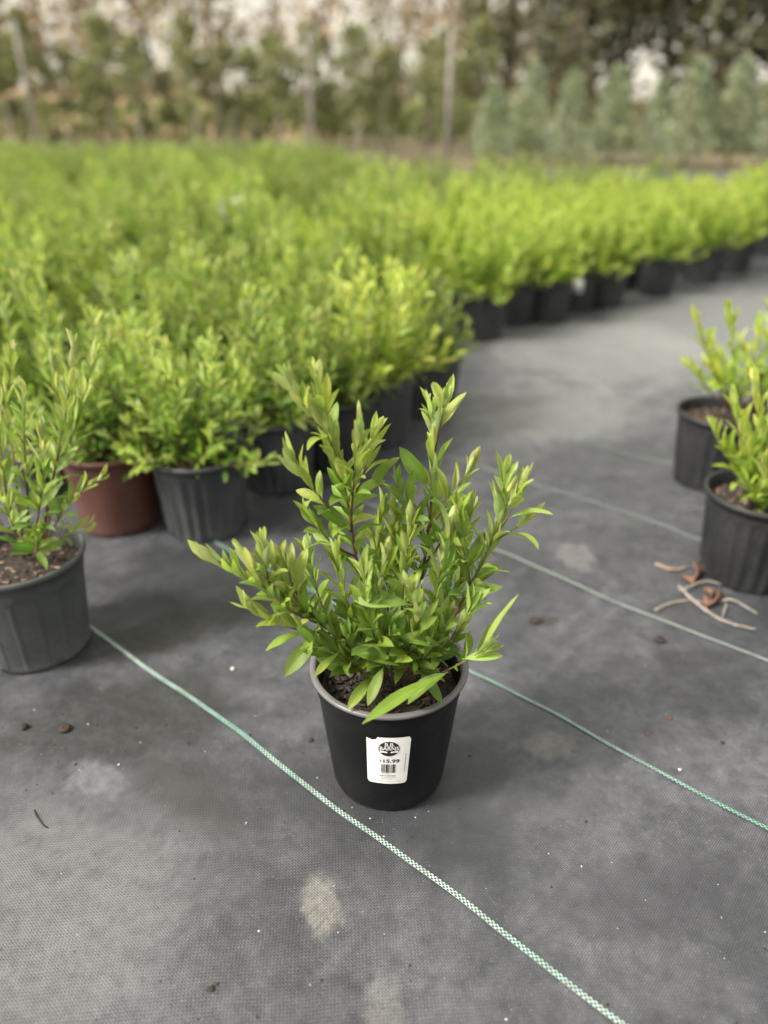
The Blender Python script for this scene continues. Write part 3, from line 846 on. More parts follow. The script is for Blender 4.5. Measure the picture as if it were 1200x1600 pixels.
obj("faint_print", faint.mesh("faint_print", INK_GREY, False), label)

# ------------------------------------------------------------------ the other plants in front: left and right
def near_plant(name_label, centre, potmesh, shoots, seed, rotz=0.0, leaf_limit=300, soil_i=0, tint=(1, 1, 1), group=None, **kw):
    c = np.array((centre[0], centre[1], 0.0)); c[2] = gh(c[0], c[1]) - 0.0005
    rr = random.Random(seed)
    t = thing("potted_shrub", name_label, "potted plant", c, 0.0, group)
    p = obj("pot", potmesh, t, None, rotz)
    s = obj("soil", SOILS[soil_i][0], t, None, rotz); stuff(obj("bark_mulch", SOILS[soil_i][1], s))
    lv = []; st = []
    for sh in shoots:
        pts, k = sh
        kk = dict(kw); kk.update(k)
        shoot([at(*q) for q in pts], rr, lv, st, tint=tint, **kk)
    for p_, r_ in st:
        m_ = MB(); m_.tube(p_ - c, r_, 6, np.repeat(stem_cols(len(p_)), 6, axis=0)); obj("stem", m_.mesh("stem", STEM), t)
    place_leaf_objects(lv, t, c, leaf_limit)
    return t

Y0 = 1.18
near_plant("upright shrub in a faded grey pot with arched panels, cut off by the left edge", (-0.648, 1.165), POT_ARCH, [
    ([(62, 868, Y0), (78, 770, 1.17), (95, 690, 1.16), (108, 610, 1.16), (112, 545, 1.16)], dict(t0=.25, r=(.0034, .001))),
    ([(45, 868, Y0), (42, 760, 1.15), (38, 690, 1.13), (38, 620, 1.13)], dict(t0=.25, r=(.003, .001))),
    ([(65, 868, Y0), (92, 745, 1.2), (118, 665, 1.21), (135, 600, 1.21), (148, 560, 1.21)], dict(t0=.3, r=(.003, .001))),
    ([(62, 868, Y0), (98, 800, 1.16), (130, 765, 1.15), (150, 752, 1.15)], dict(t0=.35, r=(.002, .001))),
    ([(35, 868, Y0), (10, 770, 1.14), (0, 690, 1.13), (-5, 630, 1.13)], dict(t0=.25, r=(.003, .001))),
    ([(50, 868, Y0), (62, 790, 1.12), (68, 740, 1.1), (66, 690, 1.1)], dict(t0=.3, r=(.002, .001))),
    ([(40, 872, Y0), (20, 820, 1.1), (8, 790, 1.08), (0, 760, 1.07)], dict(t0=.3, r=(.002, .001))),
    ([(55, 872, Y0), (60, 850, 1.1), (62, 830, 1.07)], dict(t0=.3, r=(.0018, .001), young=(.1, .4))),
    ([(35, 868, Y0), (22, 720, 1.24), (10, 640, 1.27), (18, 560, 1.27)], dict(t0=.35, r=(.0026, .001))),
    ([(60, 868, Y0), (88, 740, 1.25), (92, 640, 1.27), (84, 580, 1.27)], dict(t0=.4, r=(.0026, .001))),
    ([(70, 860, Y0), (105, 835, 1.17), (125, 832, 1.17)], dict(t0=.5, r=(.0018, .001))),
    ([(30, 868, Y0), (-30, 760, 1.2), (-60, 680, 1.2)], dict(t0=.35, r=(.0024, .001))),
], 21, rotz=0.2, node=0.0175, tint=(1.12, 1.06, 1.35), young=(.2, .85), size=(.052, .040))

near_plant("shrub in a ribbed black pot with dry twigs beside it, at the right edge", (0.783, 1.42), POT_RIB, [
    ([(1180, 800, 1.42), (1172, 740, 1.37), (1160, 690, 1.35), (1150, 640, 1.35)], dict(t0=.2)),
    ([(1190, 800, 1.42), (1195, 730, 1.4), (1190, 660, 1.4), (1180, 610, 1.4)], dict(t0=.2)),
    ([(1180, 800, 1.42), (1150, 730, 1.4), (1125, 690, 1.39), (1118, 672, 1.39)], dict(t0=.3)),
    ([(1190, 805, 1.42), (1180, 780, 1.35), (1165, 755, 1.33)], dict(t0=.25, young=(.4, .8))),
    ([(1200, 800, 1.42), (1215, 720, 1.42), (1220, 650, 1.42)], dict(t0=.25)),
    ([(1195, 805, 1.42), (1200, 770, 1.34), (1195, 730, 1.32)], dict(t0=.25)),
    ([(1195, 800, 1.44), (1210, 700, 1.5), (1205, 640, 1.52)], dict(t0=.3)),
    ([(1200, 800, 1.42), (1240, 750, 1.4), (1262, 715, 1.4)], dict(t0=.3)),
    ([(1188, 800, 1.42), (1182, 720, 1.38), (1168, 668, 1.38)], dict(t0=.3)),
], 22, rotz=0.5, soil_i=1, node=0.013, tint=(1.08, 1.1, 0.8), young=(.5, 1.0), size=(.060, .046), r=(.0022, .001))

near_plant("sparse yellow-green shrub in a black pot behind the shrub with dry twigs", (0.88, 1.885), POT_RIB, [
    ([(1135, 640, 1.88), (1115, 580, 1.85), (1098, 530, 1.85), (1088, 500, 1.85)], dict(t0=.25)),
    ([(1140, 640, 1.88), (1145, 570, 1.86), (1142, 520, 1.86), (1138, 495, 1.86)], dict(t0=.25)),
    ([(1130, 640, 1.88), (1100, 600, 1.86), (1078, 575, 1.86)], dict(t0=.35)),
    ([(1145, 640, 1.88), (1170, 590, 1.87), (1180, 545, 1.87), (1185, 520, 1.87)], dict(t0=.25)),
    ([(1140, 640, 1.88), (1135, 600, 1.82), (1125, 565, 1.8)], dict(t0=.25)),
    ([(1150, 640, 1.88), (1195, 610, 1.88), (1215, 580, 1.88)], dict(t0=.3)),
    ([(1145, 640, 1.88), (1160, 620, 1.82), (1165, 590, 1.8)], dict(t0=.25)),
    ([(1140, 640, 1.9), (1120, 580, 1.95), (1112, 540, 1.97)], dict(t0=.3)),
], 23, rotz=0.1, node=0.016, tint=(1.12, 1.12, 0.75), young=(.55, 1.0), size=(.062, .048), r=(.0024, .001))

# ------------------------------------------------------------------ shrubs of the field
def shrub_protos(seed, nshoot, tint, height=0.335, rad=0.19, low=False, young=(.12, .9), node=0.017, size=(.052, .042)):
    rr = random.Random(seed); lv = []; st = []
    z0 = POT_H - 0.03
    for i in range(nshoot):
        a = i * 2.39996 + rr.gauss(0, 0.3); q = math.sqrt((i + 0.5) / nshoot)
        rad_i = rad * q * rr.uniform(0.8, 1.15)
        h = height * (1.0 - 0.88 * q ** 2.2) * rr.uniform(0.84, 1.08)
        ca, sa = math.cos(a), math.sin(a)
        pts = [(0.012 * ca, 0.012 * sa, z0), (rad_i * .50 * ca, rad_i * .50 * sa, z0 + h * 0.34), (rad_i * .88 * ca, rad_i * .88 * sa, z0 + h * 0.70), (rad_i * ca * 1.04, rad_i * sa * 1.04, z0 + h)]
        shoot(np.array(pts) + np.array([(0, 0, 0)] + [(rr.gauss(0, .008), rr.gauss(0, .008), 0) for _ in range(3)]), rr, lv, st, node=node, t0=0.14, size=size, young=young,
              r=(.0024, .001), tint=tint, tip=3, up=0.12, big=False, spread=(66, 34))
    return foliage_mesh(lv, "shrub_foliage", low), stems_mesh(st, np.zeros(3), "shrub_stem", 4), lv

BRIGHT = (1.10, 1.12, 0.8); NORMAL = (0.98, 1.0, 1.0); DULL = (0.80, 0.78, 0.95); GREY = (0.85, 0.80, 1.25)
protoN = [shrub_protos(100 + i, 30, tuple(c * k for c in NORMAL), young=(0, .95)) for i, k in enumerate((.72, .85, 1.0, 1.0, 1.12))]
protoB = [shrub_protos(200 + i, 32, BRIGHT, height=0.325, young=(.1, 1)) for i in range(4)]
protoY = [shrub_protos(250, 40, (1.25, 1.22, 0.95), height=0.36, rad=0.20, young=(.5, 1))]
protoD = [shrub_protos(300 + i, 26, DULL, young=(.15, .8)) for i in range(3)]
print("shrub leaves", len(protoN[0][2]), "main", NLEAF_MAIN)

def edge_a(b):
    return float(np.interp(b, (0.5, 1.8, 2.1, 2.45, 2.85, 3.3, 4.2, 5.1, 8.0), (-1.42, -1.46, -1.72, -1.90, -1.88, -1.80, -1.63, -1.55, -1.45)))

def field_shrub(x, y, protos, rr, label, group, potmesh=POT_RIB, scale=1.0, fr=None):
    t = thing("potted_shrub", label, "potted plant", (x, y, float(gh(x, y)) - 0.001 if y < 3.3 else 0.0), rr.uniform(0, 6.28), group)
    f, s, _ = protos[rr.randrange(len(protos))]
    obj("pot", potmesh, t)
    so_ = obj("soil", SOILS[rr.randrange(2)][0], t)
    if y < 4.2: stuff(obj("bark_mulch", SOILS[rr.randrange(2)][1], so_))
    o = stuff(obj("foliage", f, t)); o.scale = (scale * rr.uniform(.92, 1.08), scale * rr.uniform(.92, 1.08), scale * rr.uniform(.90, 1.10))
    z0 = POT_H - 0.03
    o.location.z = z0 * (1 - o.scale[2])
    q = obj("stem", s, t); q.scale = o.scale; q.location = o.location
    return t

RF = random.Random(77)
taken = []
def named(x, y, label, protos=None, potmesh=POT_RIB, scale=1.0):
    taken.append((x, y))
    return field_shrub(x, y, protos or protoN, RF, label, None, potmesh, scale)
named(-0.64, 1.655, "shrub in a terracotta red plastic pot behind the left foreground pot", potmesh=POT_REDM, scale=1.0)
named(-0.428, 1.63, "bushy shrub in a charcoal ribbed pot right of the terracotta red pot", scale=0.97, potmesh=POT_GREY)
named(-0.285, 1.875, "shrub in a charcoal ribbed pot half hidden behind the one right of the red pot", potmesh=POT_GREY)
named(-0.135, 2.02, "shrub in a dark pot mostly hidden behind the tall left shoots of the front plant", scale=.9)
named(-0.02, 2.185, "bright bushy shrub in a black pot directly behind the tall shoots of the front plant", protos=protoY, scale=1.0, potmesh=POT_GREY)  # black pot in greyer plastic: light on it put into the colour
named(0.14, 2.42, "shrub in a black pot at the field edge, right of the bright bush", scale=.74, potmesh=POT_GREY)  # pot colour lightened the same way, to look lit
named(0.42, 3.36, "leftmost yellow-green shrub of the row along the far path", protos=protoB)
named(0.60, 3.62, "shrub in a black pot set back between two others at the far path", protos=protoB)
named(0.775, 3.67, "yellow-green shrub in a grey-black pot just left of the white tag", protos=protoB)
tagged = named(1.115, 3.965, "yellow-green shrub in a wide black pot just right of the white tag", protos=protoB)
named(1.47, 4.26, "shrub in a black pot right of the wide black pot along the far path", protos=protoB)
named(1.85, 4.60, "yellow-green shrub in a black pot, second from the right along the far path", protos=protoB)
named(2.15, 4.90, "yellow-green shrub in a black pot at the right end of the far path row", protos=protoB)
named(-0.87, 1.86, "shrub directly behind the upright shrub in the faded grey pot")
# to the right of the path
for (x, y, lb) in ((1.16, 1.72, "yellow-green shrub cut by the right edge between the two right-hand pots"), (1.18, 2.12, "shrub at the right edge whose tip rises above the sparse shrub")):
    taken.append((x, y)); field_shrub(x, y, protoB, RF, lb, None)

cand = []
for k in range(0, 60):
    for j in range(-4, 44):
        b = 0.86 + 0.335 * j + (0.168 if k % 2 else 0)
        a = edge_a(b) - 0.31 * k + RF.gauss(0, 0.03)
        b += RF.gauss(0, 0.03)
        if a > edge_a(b) + 0.05: continue
        p = ab(a, b)
        lim = float(np.interp(p[0] / p[1], (-0.1, 0.06), (10.6, 6.9)))
        if p[1] > lim or b < 0.8: continue
        if not in_view(p[0], p[1], 0.35): continue
        if any((p[0] - q[0]) ** 2 + (p[1] - q[1]) ** 2 < 0.215 ** 2 for q in taken): continue
        if k == 0 and (1.0 < b < 5.2): continue
        cand.append((p[0], p[1], a, b, k))
cand.sort(key=lambda q: q[0] ** 2 + q[1] ** 2)
RANKS = {1: "in the second row", 2: "in the third row"}
n_ind = 300 - len(taken)
far = cand[n_ind:]
for (x, y, a, b, k) in cand[:n_ind]:
    if math.hypot(x + 0.95, y - 5.0) < 0.26 or math.hypot(x + 2.3, y - 6.3) < 0.3: continue
    if RF.random() < .05: continue
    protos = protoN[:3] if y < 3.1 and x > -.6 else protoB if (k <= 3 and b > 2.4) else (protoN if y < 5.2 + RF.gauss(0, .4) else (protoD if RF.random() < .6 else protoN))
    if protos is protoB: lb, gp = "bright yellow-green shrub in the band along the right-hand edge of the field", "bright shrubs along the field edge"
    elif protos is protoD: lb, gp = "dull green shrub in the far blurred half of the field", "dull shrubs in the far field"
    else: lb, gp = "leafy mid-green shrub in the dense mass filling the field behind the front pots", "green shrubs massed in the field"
    field_shrub(x, y, protos, RF, lb, gp, scale=RF.uniform(.78, 1.22))
# the rest of the field, too far and too many to tell apart
mbf = MB(); rr = random.Random(5)
print("individual", min(n_ind, len(cand)), "far", len(far))
for (x, y, a, b, k) in far:
    if rr.random() < .14: continue
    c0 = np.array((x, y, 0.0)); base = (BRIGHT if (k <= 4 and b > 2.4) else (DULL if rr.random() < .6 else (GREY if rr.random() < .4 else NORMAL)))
    sc = rr.uniform(.8, 1.2)
    for i in range(170):
        th = rr.uniform(0, 6.28); q = math.sqrt(rr.random()); zz = rr.random() ** 0.7
        r_ = 0.17 * q * sc; h = 0.20 + (0.34 * (1 - 0.42 * q ** 2.2)) * (0.25 + 0.75 * zz) * sc
        d = np.array((math.cos(th) * q * .8, math.sin(th) * q * .8, 0.9)) + np.array((rr.gauss(0, .35), rr.gauss(0, .35), 0))
        t = TPL_LOW[i % 3]; M = frame(d, np.array((0, 0, 1.0)) - 0.3 * d, rr.gauss(0, .6))
        mbf.add((t[0] * rr.uniform(.04, .06)) @ M.T + c0 + np.array((r_ * math.cos(th), r_ * math.sin(th), h)), t[1], tuple(leaf_col(min(1, max(0, 0.15 + 0.7 * zz * rr.uniform(.6, 1.2))), rr, base)))
stuff(tag(obj("field_shrubs", mbf.mesh("field_shrubs", LEAF)), "far blurred mass of green shrubs at the back of the field", "shrubs"))

# white tag hanging on the pot by the far path
TAGW = simple_mat("white_tag", (0.75, 0.75, 0.74), 0.5, var=0.05)
tg = MB(); tg.box((0, 0, 0), (0.045, 0.002, 0.065)); tg.tube([(0, 0, 0.03), (0.004, 0.006, 0.06), (0.006, 0.02, 0.085)], 0.0012, 5)
wt = obj("plant_tag", tg.mesh("plant_tag", TAGW), None, (0.935, 3.78, 0.135), -0.35)
tag(wt, "white plant tag hanging between two black pots along the far path", "tag")
wt.rotation_euler = (0.12, 0.08, -0.35)
# a black pot behind the tag carries it
taken.append((0.95, 3.905)); field_shrub(0.95, 3.905, protoB, RF, "yellow-green shrub in a black pot set back behind the white tag", None)

# pale empty pot showing in a gap of the field
POT_PALE = ribbed_pot_mesh("pale_pot", plastic_mat("pale_plastic", (0.5, 0.49, 0.46), 0.5, (0.3, 0.28, 0.25), 0.4), 'plain', n=48)
pp = tag(obj("plastic_pot", POT_PALE, None, (-0.95, 5.0, 0.20)), "pale empty pot showing through a gap in the shrub field", "pot")
sb = tag(obj("plastic_pot", POT_RIB, None, (-0.95, 5.0, 0.0)), "black pot carrying the pale empty pot in the gap of the field", "pot")

# ------------------------------------------------------------------ litter on the cloth
TWIG = simple_mat("grey_dry_twig", (0.31, 0.29, 0.265), 0.9, scale=140, bump=.7, col2=(0.16, 0.135, 0.115))
DRYLEAF = simple_mat("rusty_dry_leaf", (0.20, 0.105, 0.07), 0.9, scale=160, bump=.6, col2=(0.13, 0.065, 0.045))
DIRT = simple_mat("dark_soil_clod", (0.05, 0.037, 0.03), 0.95, scale=150, bump=.9, col2=(0.02, 0.015, 0.012))
def ground_tube(pix, zs, r, n=6):
    pts = []
    for (px, py), z in zip(pix, zs):
        g = gnd(px, py); g[2] = gh(g[0], g[1]) + z; pts.append(g)
    return pts
def twig(label, pix, zs, r, mat, branches=()):
    pts = np.array(ground_tube(pix, zs, r)); o0 = pts[0].copy()
    t = thing("twig", label, "twig", o0)
    p, _ = resample(pts - o0, 0.008); m_ = MB(); rr_ = random.Random(len(label))
    p = p + np.array([(rr_.gauss(0, .0006), rr_.gauss(0, .0006), rr_.gauss(0, .0003)) for _ in p])
    m_.tube(p, [r * (1.15 - .5 * i / len(p)) * rr_.uniform(.85, 1.15) for i in range(len(p))], 6)
    obj("main_stick", m_.mesh("main_stick", mat), t)
    for bp, bz, br in branches:
        q = np.array(ground_tube(bp, bz, br)) - o0; q, _ = resample(q, 0.008); m_ = MB(); m_.tube(q, br, 5); obj("side_stick", m_.mesh("side_stick", mat), t)
    return t
twig("long pale dry twig lying nearest the camera below the right-hand pot", [(1060, 922), (1078, 938), (1100, 955), (1130, 973), (1180, 988)], [.009, .006, .005, .004, .004], .0032, TWIG,
     [([(1128, 968), (1133, 950)], [.006, .012], .0014)])
twig("pale dry twig pointing left, under the long twig", [(1024, 955), (1050, 944), (1080, 940), (1100, 945)], [.003, .003, .003, .003], .0028, TWIG)
twig("reddish-tan dry twig farthest left of the twig heap", [(1023, 884), (1040, 890), (1058, 893), (1075, 890)], [.004, .004, .005, .006], .0032,
     simple_mat("tan_twig", (0.30, 0.23, 0.18), .9, scale=120, col2=(.2, .13, .1)))
twig("bent grey twig lying against the foot of the right-hand pot", [(1122, 944), (1140, 942), (1160, 950), (1182, 962)], [.004, .008, .006, .003], .0026, TWIG)
twig("short grey twig crossing the heap beside the right-hand pot", [(1062, 930), (1085, 920), (1105, 915), (1125, 918)], [.009, .011, .010, .008], .0026, TWIG)
def dry_leaf(label, pix0, pix1, z0, z1, w, seed):
    a_, b_ = gnd(*pix0), gnd(*pix1); a_[2] = gh(a_[0], a_[1]) + z0; b_[2] = gh(b_[0], b_[1]) + z1
    d = b_ - a_; L = float(np.linalg.norm(d)); t = leaf_template(W=w, fold=.9, curl=.4, twist=.9, nseg=7, wave=.5)
    M = frame(d, np.array((0, -.3, 1.)), random.Random(seed).gauss(0, .4)); m_ = MB(); m_.add((t[0] * L) @ M.T, t[1])
    me = m_.mesh("dry_leaf", DRYLEAF)
    o = obj("dry_leaf", me, None, a_); so2 = o.modifiers.new("thick", 'SOLIDIFY'); so2.thickness = 0.0009
    return tag(o, label, "leaf")
dry_leaf("curled rusty dry leaf on the near side of the twig heap", (1100, 955), (1130, 932), .008, .012, .42, 1)
dry_leaf("rusty dry leaf standing up at the back of the twig heap", (1080, 920), (1092, 893), .010, .020, .55, 2)
dry_leaf("small rusty leaf scrap in the middle of the twig heap", (1098, 925), (1112, 938), .010, .008, .6, 3)

def clod(name, label, cat, px, py, r, mat, seed, flat=0.55, n=3):
    rr_ = random.Random(seed); g = gnd(px, py); m_ = MB()
    for k in range(n):
        nn, mm = 9, 5; vs = []; ox, oy = (rr_.uniform(-r, r) * .7, rr_.uniform(-r, r) * .5) if k else (0, 0); rk = r * (1 if k == 0 else rr_.uniform(.35, .7))
        for i in range(mm + 1):
            th = math.pi * i / mm
            for j in range(nn):
                a = 2 * math.pi * j / nn; q = rk * rr_.uniform(.7, 1.2)
                vs.append((ox + q * math.sin(th) * math.cos(a), oy + q * math.sin(th) * math.sin(a), rk * flat * .8 + q * flat * math.cos(th)))
        m_.add(vs, [(i * nn + j, (i + 1) * nn + j, (i + 1) * nn + (j + 1) % nn, i * nn + (j + 1) % nn) for i in range(mm) for j in range(nn)])
    return tag(obj(name, m_.mesh(name, mat, True), None, (g[0], g[1], float(gh(g[0], g[1])))), label, cat)
PERL = simple_mat("white_perlite", (0.55, 0.53, 0.50), .8, var=.15, scale=200)
clod("soil_clod", "dark soil clod left of the pair below the faded grey pot", "soil", 38, 1136, .008, DIRT, 1)
clod("soil_clod", "larger crumbly dark soil clod right of the pair below the faded grey pot", "soil", 103, 1138, .011, DIRT, 2, .4, 5)
clod("soil_clod", "dark soil clod on the cloth below the lines near the dry twigs", "soil", 1030, 1003, .010, DIRT, 3, .5, 4)
clod("soil_clod", "dark soil smear of crumbs right of the front plant", "soil", 838, 968, .012, DIRT, 4, .25, 6)
clod("pebble", "white pebble on the cloth left of the front pot", "pebble", 364, 1049, .0045, PERL, 5, .7, 1)
clod("bark_chip", "dark bark chip on the cloth beside the left of the front pot", "bark chip", 486, 1158, .0042, DIRT, 6, .5, 2)
clod("bark_chip", "black bark chip near the lower middle of the cloth", "bark chip", 330, 1548, .0045, DIRT, 7, .45, 3)
CHIPB = simple_mat("red_bark_chip", (0.16, 0.075, 0.05), .8, scale=200)
clod("bark_chip", "reddish bark chip between the two right-hand stripes", "bark chip", 1047, 1124, .0045, CHIPB, 8, .35, 2)
clod("bark_chip", "small reddish bark chip near the second stripe, left of the other", "bark chip", 1012, 1147, .0035, CHIPB, 9, .35, 2)
clod("bark_chip", "dark bark chip right of the two reddish ones", "bark chip", 1128, 1163, .0035, DIRT, 10, .4, 2)
clod("pebble", "white pebble near the second stripe, lower right", "pebble", 1062, 1204, .0032, PERL, 11, .6, 1)
twig("thin dark curved twig on the cloth at the lower left", [(53, 1264), (58, 1276), (66, 1286), (74, 1292)], [.0015, .002, .0015, .001], .0012, DIRT)

rr = random.Random(31)
def scatter(name, label, cat, n, rmin, rmax, mat, places):
    m_ = MB(); oc = np.array([(1, 0, 0), (-1, 0, 0), (0, 1, 0), (0, -1, 0), (0, 0, 1), (0, 0, -1)], float)
    fo = [(0, 2, 4), (2, 1, 4), (1, 3, 4), (3, 0, 4), (2, 0, 5), (1, 2, 5), (3, 1, 5), (0, 3, 5)]
    for i in range(n):
        x, y = places(); r = rmin + (rmax - rmin) * rr.random() ** 3
        v = oc * np.array([[rr.uniform(.5, 1.3) * r, rr.uniform(.5, 1.3) * r, rr.uniform(.4, .9) * r]]) * np.array([[rr.uniform(.7, 1.2)] for _ in range(6)])
        a = rr.random() * 6.28; R = np.array(((math.cos(a), -math.sin(a), 0), (math.sin(a), math.cos(a), 0), (0, 0, 1)))
        m_.add(v @ R.T + np.array((x, y, float(gh(x, y)) + r * .3)), fo)
    return stuff(tag(obj(name, m_.mesh(name, mat, False)), label, cat))
def pl_all():
    q = gnd(rr.uniform(-50, 1250), rr.uniform(640, 1640) if rr.random() < .8 else rr.uniform(560, 800)); return q[0], q[1]
def pl_left():
    q = gnd(rr.gauss(170, 110), rr.gauss(1130, 70)); return q[0], q[1]
def pl_pot():
    a = rr.uniform(-math.pi, 0); d = 0.085 + abs(rr.gauss(0, .03)); return MC[0] + d * math.cos(a), MC[1] + d * math.sin(a)
def pl_any():
    k = rr.random(); return pl_all() if k < .7 else (pl_left() if k < .9 else pl_pot())
scatter("perlite_grains", "tiny white perlite grains strewn over the cloth", "grains", 250, .0004, .0019, PERL, pl_any)
scatter("soil_crumbs", "tiny dark soil and bark crumbs strewn over the cloth", "crumbs", 420, .0006, .0030, DIRT, pl_any)

# ------------------------------------------------------------------ background: posts, conifers, young trees, tall trees
def cloud(mb, n, fn, size, cols, rr, updown=0.4):
    """leaf-clump faces spread through a volume"""
    for i in range(n):
        c, out = fn(rr)
        d = np.array(out) + np.array((rr.gauss(0, .6), rr.gauss(0, .6), rr.gauss(0, .6) + updown))
        t = TPL_LOW[i % 3]; M = frame(d, np.array((rr.gauss(0, 1), rr.gauss(0, 1), 1.0)), 0)
        k = rr.uniform(.7, 1.3); cc = np.array(cols[rr.randrange(len(cols))]) * k
        mb.add((t[0] * np.array((1.7, 1, 1)) * size * rr.uniform(.6, 1.3)) @ M.T + np.array(c), t[1], tuple(cc))

def tree_mesh(seed, H, crown0, rw, n, leaf, cols, trunk_r, lean=0.0, limbs=9, clumps=14, top_taper=True):
    rr = random.Random(seed)
    tb = MB()
    tp = [(0, 0, 0)]; x = y = 0
    for i in range(1, 9):
        x += rr.gauss(0, .012 * H) + lean * H / 8; y += rr.gauss(0, .012 * H); tp.append((x, y, H * .95 * i / 8))
    tb.tube(tp, [trunk_r * (1 - .85 * i / 8) for i in range(9)], 8)
    cl = []
    for i in range(clumps):
        f = rr.random(); z = crown0 + (H - crown0) * (0.06 + 0.9 * f)
        w = rw * (math.sin(math.pi * min(1, 0.18 + 0.80 * f)) if top_taper else 1.0) * rr.uniform(.45, 1.0)
        a = rr.uniform(0, 6.28); kx = np.interp(z, [q[2] for q in tp], [q[0] for q in tp]); ky = np.interp(z, [q[2] for q in tp], [q[1] for q in tp])
        c = (kx + w * math.cos(a), ky + w * math.sin(a), z); cl.append((c, rw * rr.uniform(.28, .55)))
        if i < limbs:
            z0 = max(crown0 * .8, z - w * .9)
            bx = np.interp(z0, [q[2] for q in tp], [q[0] for q in tp]); by = np.interp(z0, [q[2] for q in tp], [q[1] for q in tp])
            tb.tube([(bx, by, z0), ((bx + c[0]) / 2, (by + c[1]) / 2, z0 + (z - z0) * .6), c], [trunk_r * .38, trunk_r * .25, trunk_r * .1], 5)
    def fn(r):
        c, q = cl[r.randrange(len(cl))]
        v = np.array((r.gauss(0, 1), r.gauss(0, 1), r.gauss(0, .8))); v /= np.linalg.norm(v); d = q * r.random() ** .4
        return np.array(c) + v * d, v
    cb = MB(); cloud(cb, n, fn, leaf, cols, rr)
    return tb.mesh("trunk", BARK), cb.mesh("crown", TREELEAF)

def conifer_mesh(seed, H, w):
    rr = random.Random(seed); tb = MB(); tb.tube([(0, 0, 0), (0, 0, H * .5), (0, 0, H * .97)], [.03, .02, .005], 6)
    def fn(r):
        f = r.random() ** 1.35; z = 0.16 + (H - .16) * f; a = r.uniform(0, 6.28)
        lob = 1 + .22 * math.sin(3 * a + seed + 9 * f)
        rad = w * .5 * ((1 - f) ** .62) * lob * r.uniform(.35, 1.0) + .02
        if z < .35: rad *= (z / .35) ** .5
        return (rad * math.cos(a), rad * math.sin(a), z), (math.cos(a) * .6, math.sin(a) * .6, .9)
    cb = MB(); cloud(cb, 1500, fn, .085, [(.21, .27, .165), (.29, .345, .20), (.16, .215, .155), (.36, .38, .21)], rr)
    return tb.mesh("trunk", BARK), cb.mesh("crown", TREELEAF)

def put_tree(name, meshes, x, y, label, cat, group=None, s=1.0, rz=0.0, z=-0.03):
    t = thing(name, label, cat, (x, y, z), rz, group); t.scale = (s, s, s)
    obj("trunk", meshes[0], t); obj("crown", meshes[1], t)
    return t

def X_at(px, Y):       # world x of a pixel column near the horizon at distance Y
    return (px - 600) / FPX * (Y * math.cos(PITCH) + 0.3)

# blue-green conifers, right
con = [conifer_mesh(400 + i, 1.5 + .08 * (i % 3), 0.92 + .09 * (i % 2)) for i in range(4)]
RT = random.Random(55)
clist = [(768, 15.5, .88, "leftmost narrow blue-green conifer, just right of the pale post"), (826, 16.2, 1.03, "tall slim blue-green conifer, second from the left of its row"),
         (886, 15.3, .90, "broad low blue-green conifer, third from the left of its row"), (955, 16.0, 1.06, "blue-green conifer, fourth from the left of its row"),
         (1022, 15.6, .92, "darker blue-green conifer in the middle of its row, behind its neighbour"), (1072, 15.0, 1.04, "tall pale blue-green conifer with pointed top, third from the right edge"),
         (1140, 15.4, 1.02, "large blue-green conifer, second from the right edge"), (1196, 15.2, 1.1, "blue-green conifer cut off by the right edge")]
for i, (px, Y, s, lb) in enumerate(clist):
    put_tree("conifer", con[i % 4], X_at(px, Y), Y, lb, "conifer", "conifers beyond the field", s, RT.uniform(0, 6.28))
    pt = MB(); pt.tube([(0, 0, 0), (0, 0, .28)], [.13, .15], 16)

# posts
POST = simple_mat("weathered_post", (0.25, 0.235, 0.21), .8, scale=12, bump=.3, col2=(0.17, 0.16, 0.145))
def post(px, Y, r, h, label, lean=0.0):
    m_ = MB(); m_.tube([(0, 0, 0), (lean * .5, 0, h * .5), (lean, 0, h)], [r, r * .96, r * .9], 14)
    m_.tube([(lean, 0, h - .001), (lean, 0, h + .03)], [r * .9, r * .45], 14)
    o = obj("post", m_.mesh("post", POST), None, (X_at(px, Y), Y, -.03)); return tag(o, label, "post")
post(62, 15, .036, 2.2, "pale grey post at the far left behind the field", -.03)
post(489, 14, .034, 2.0, "pale grey post left of centre beyond the field")
post(699, 13.5, .042, 1.95, "pale grey post just left of the conifers")
post(345, 19, .042, 2.4, "thin grey post among the young trees, left of the one at centre-left", .02)
post(370, 21, .045, 2.6, "thin grey post beside another among the young trees, slightly right of it")
post(1198, 13, .05, 2.6, "pale leaning post at the right edge before the conifers", .12)

# young staked trees in rows
OLIVE = [(.17, .20, .085), (.22, .245, .11), (.13, .16, .07), (.26, .25, .13)]
yt = [tree_mesh(500 + i, 2.3, .16, .34, 620, .13, OLIVE, .03, limbs=6, clumps=12) for i in range(4)]
BARK_YOUNG = simple_mat("young_bark", (0.34, 0.31, 0.26), 0.85, scale=20, bump=.3, bdist=.01, col2=(0.22, 0.2, 0.17))
yt2 = [tree_mesh(520 + i, 2.4, 1.0, .42, 480, .13, OLIVE, .042, limbs=6, clumps=10) for i in range(3)]
for q in yt2: q[0].materials.clear(); q[0].materials.append(BARK_YOUNG)
YL = "slender young olive-green tree in the blurred rows behind the field"
xk = -11.5; i = 0
while xk < 2.6:
    for row in (18.5, 22.0):
        xx = xk + RT.uniform(-.25, .25) + (.35 if row > 20 else 0); yy = row + RT.uniform(-.5, .5)
        if X_at(0, yy) - .8 < xx < X_at(750, yy): put_tree("young_tree", yt[RT.randrange(4)] if row > 20 else yt2[RT.randrange(3)], xx, yy, YL, "tree", "young trees in rows behind the field", RT.uniform(.82, 1.15), RT.uniform(0, 6.28))
    xk += .72
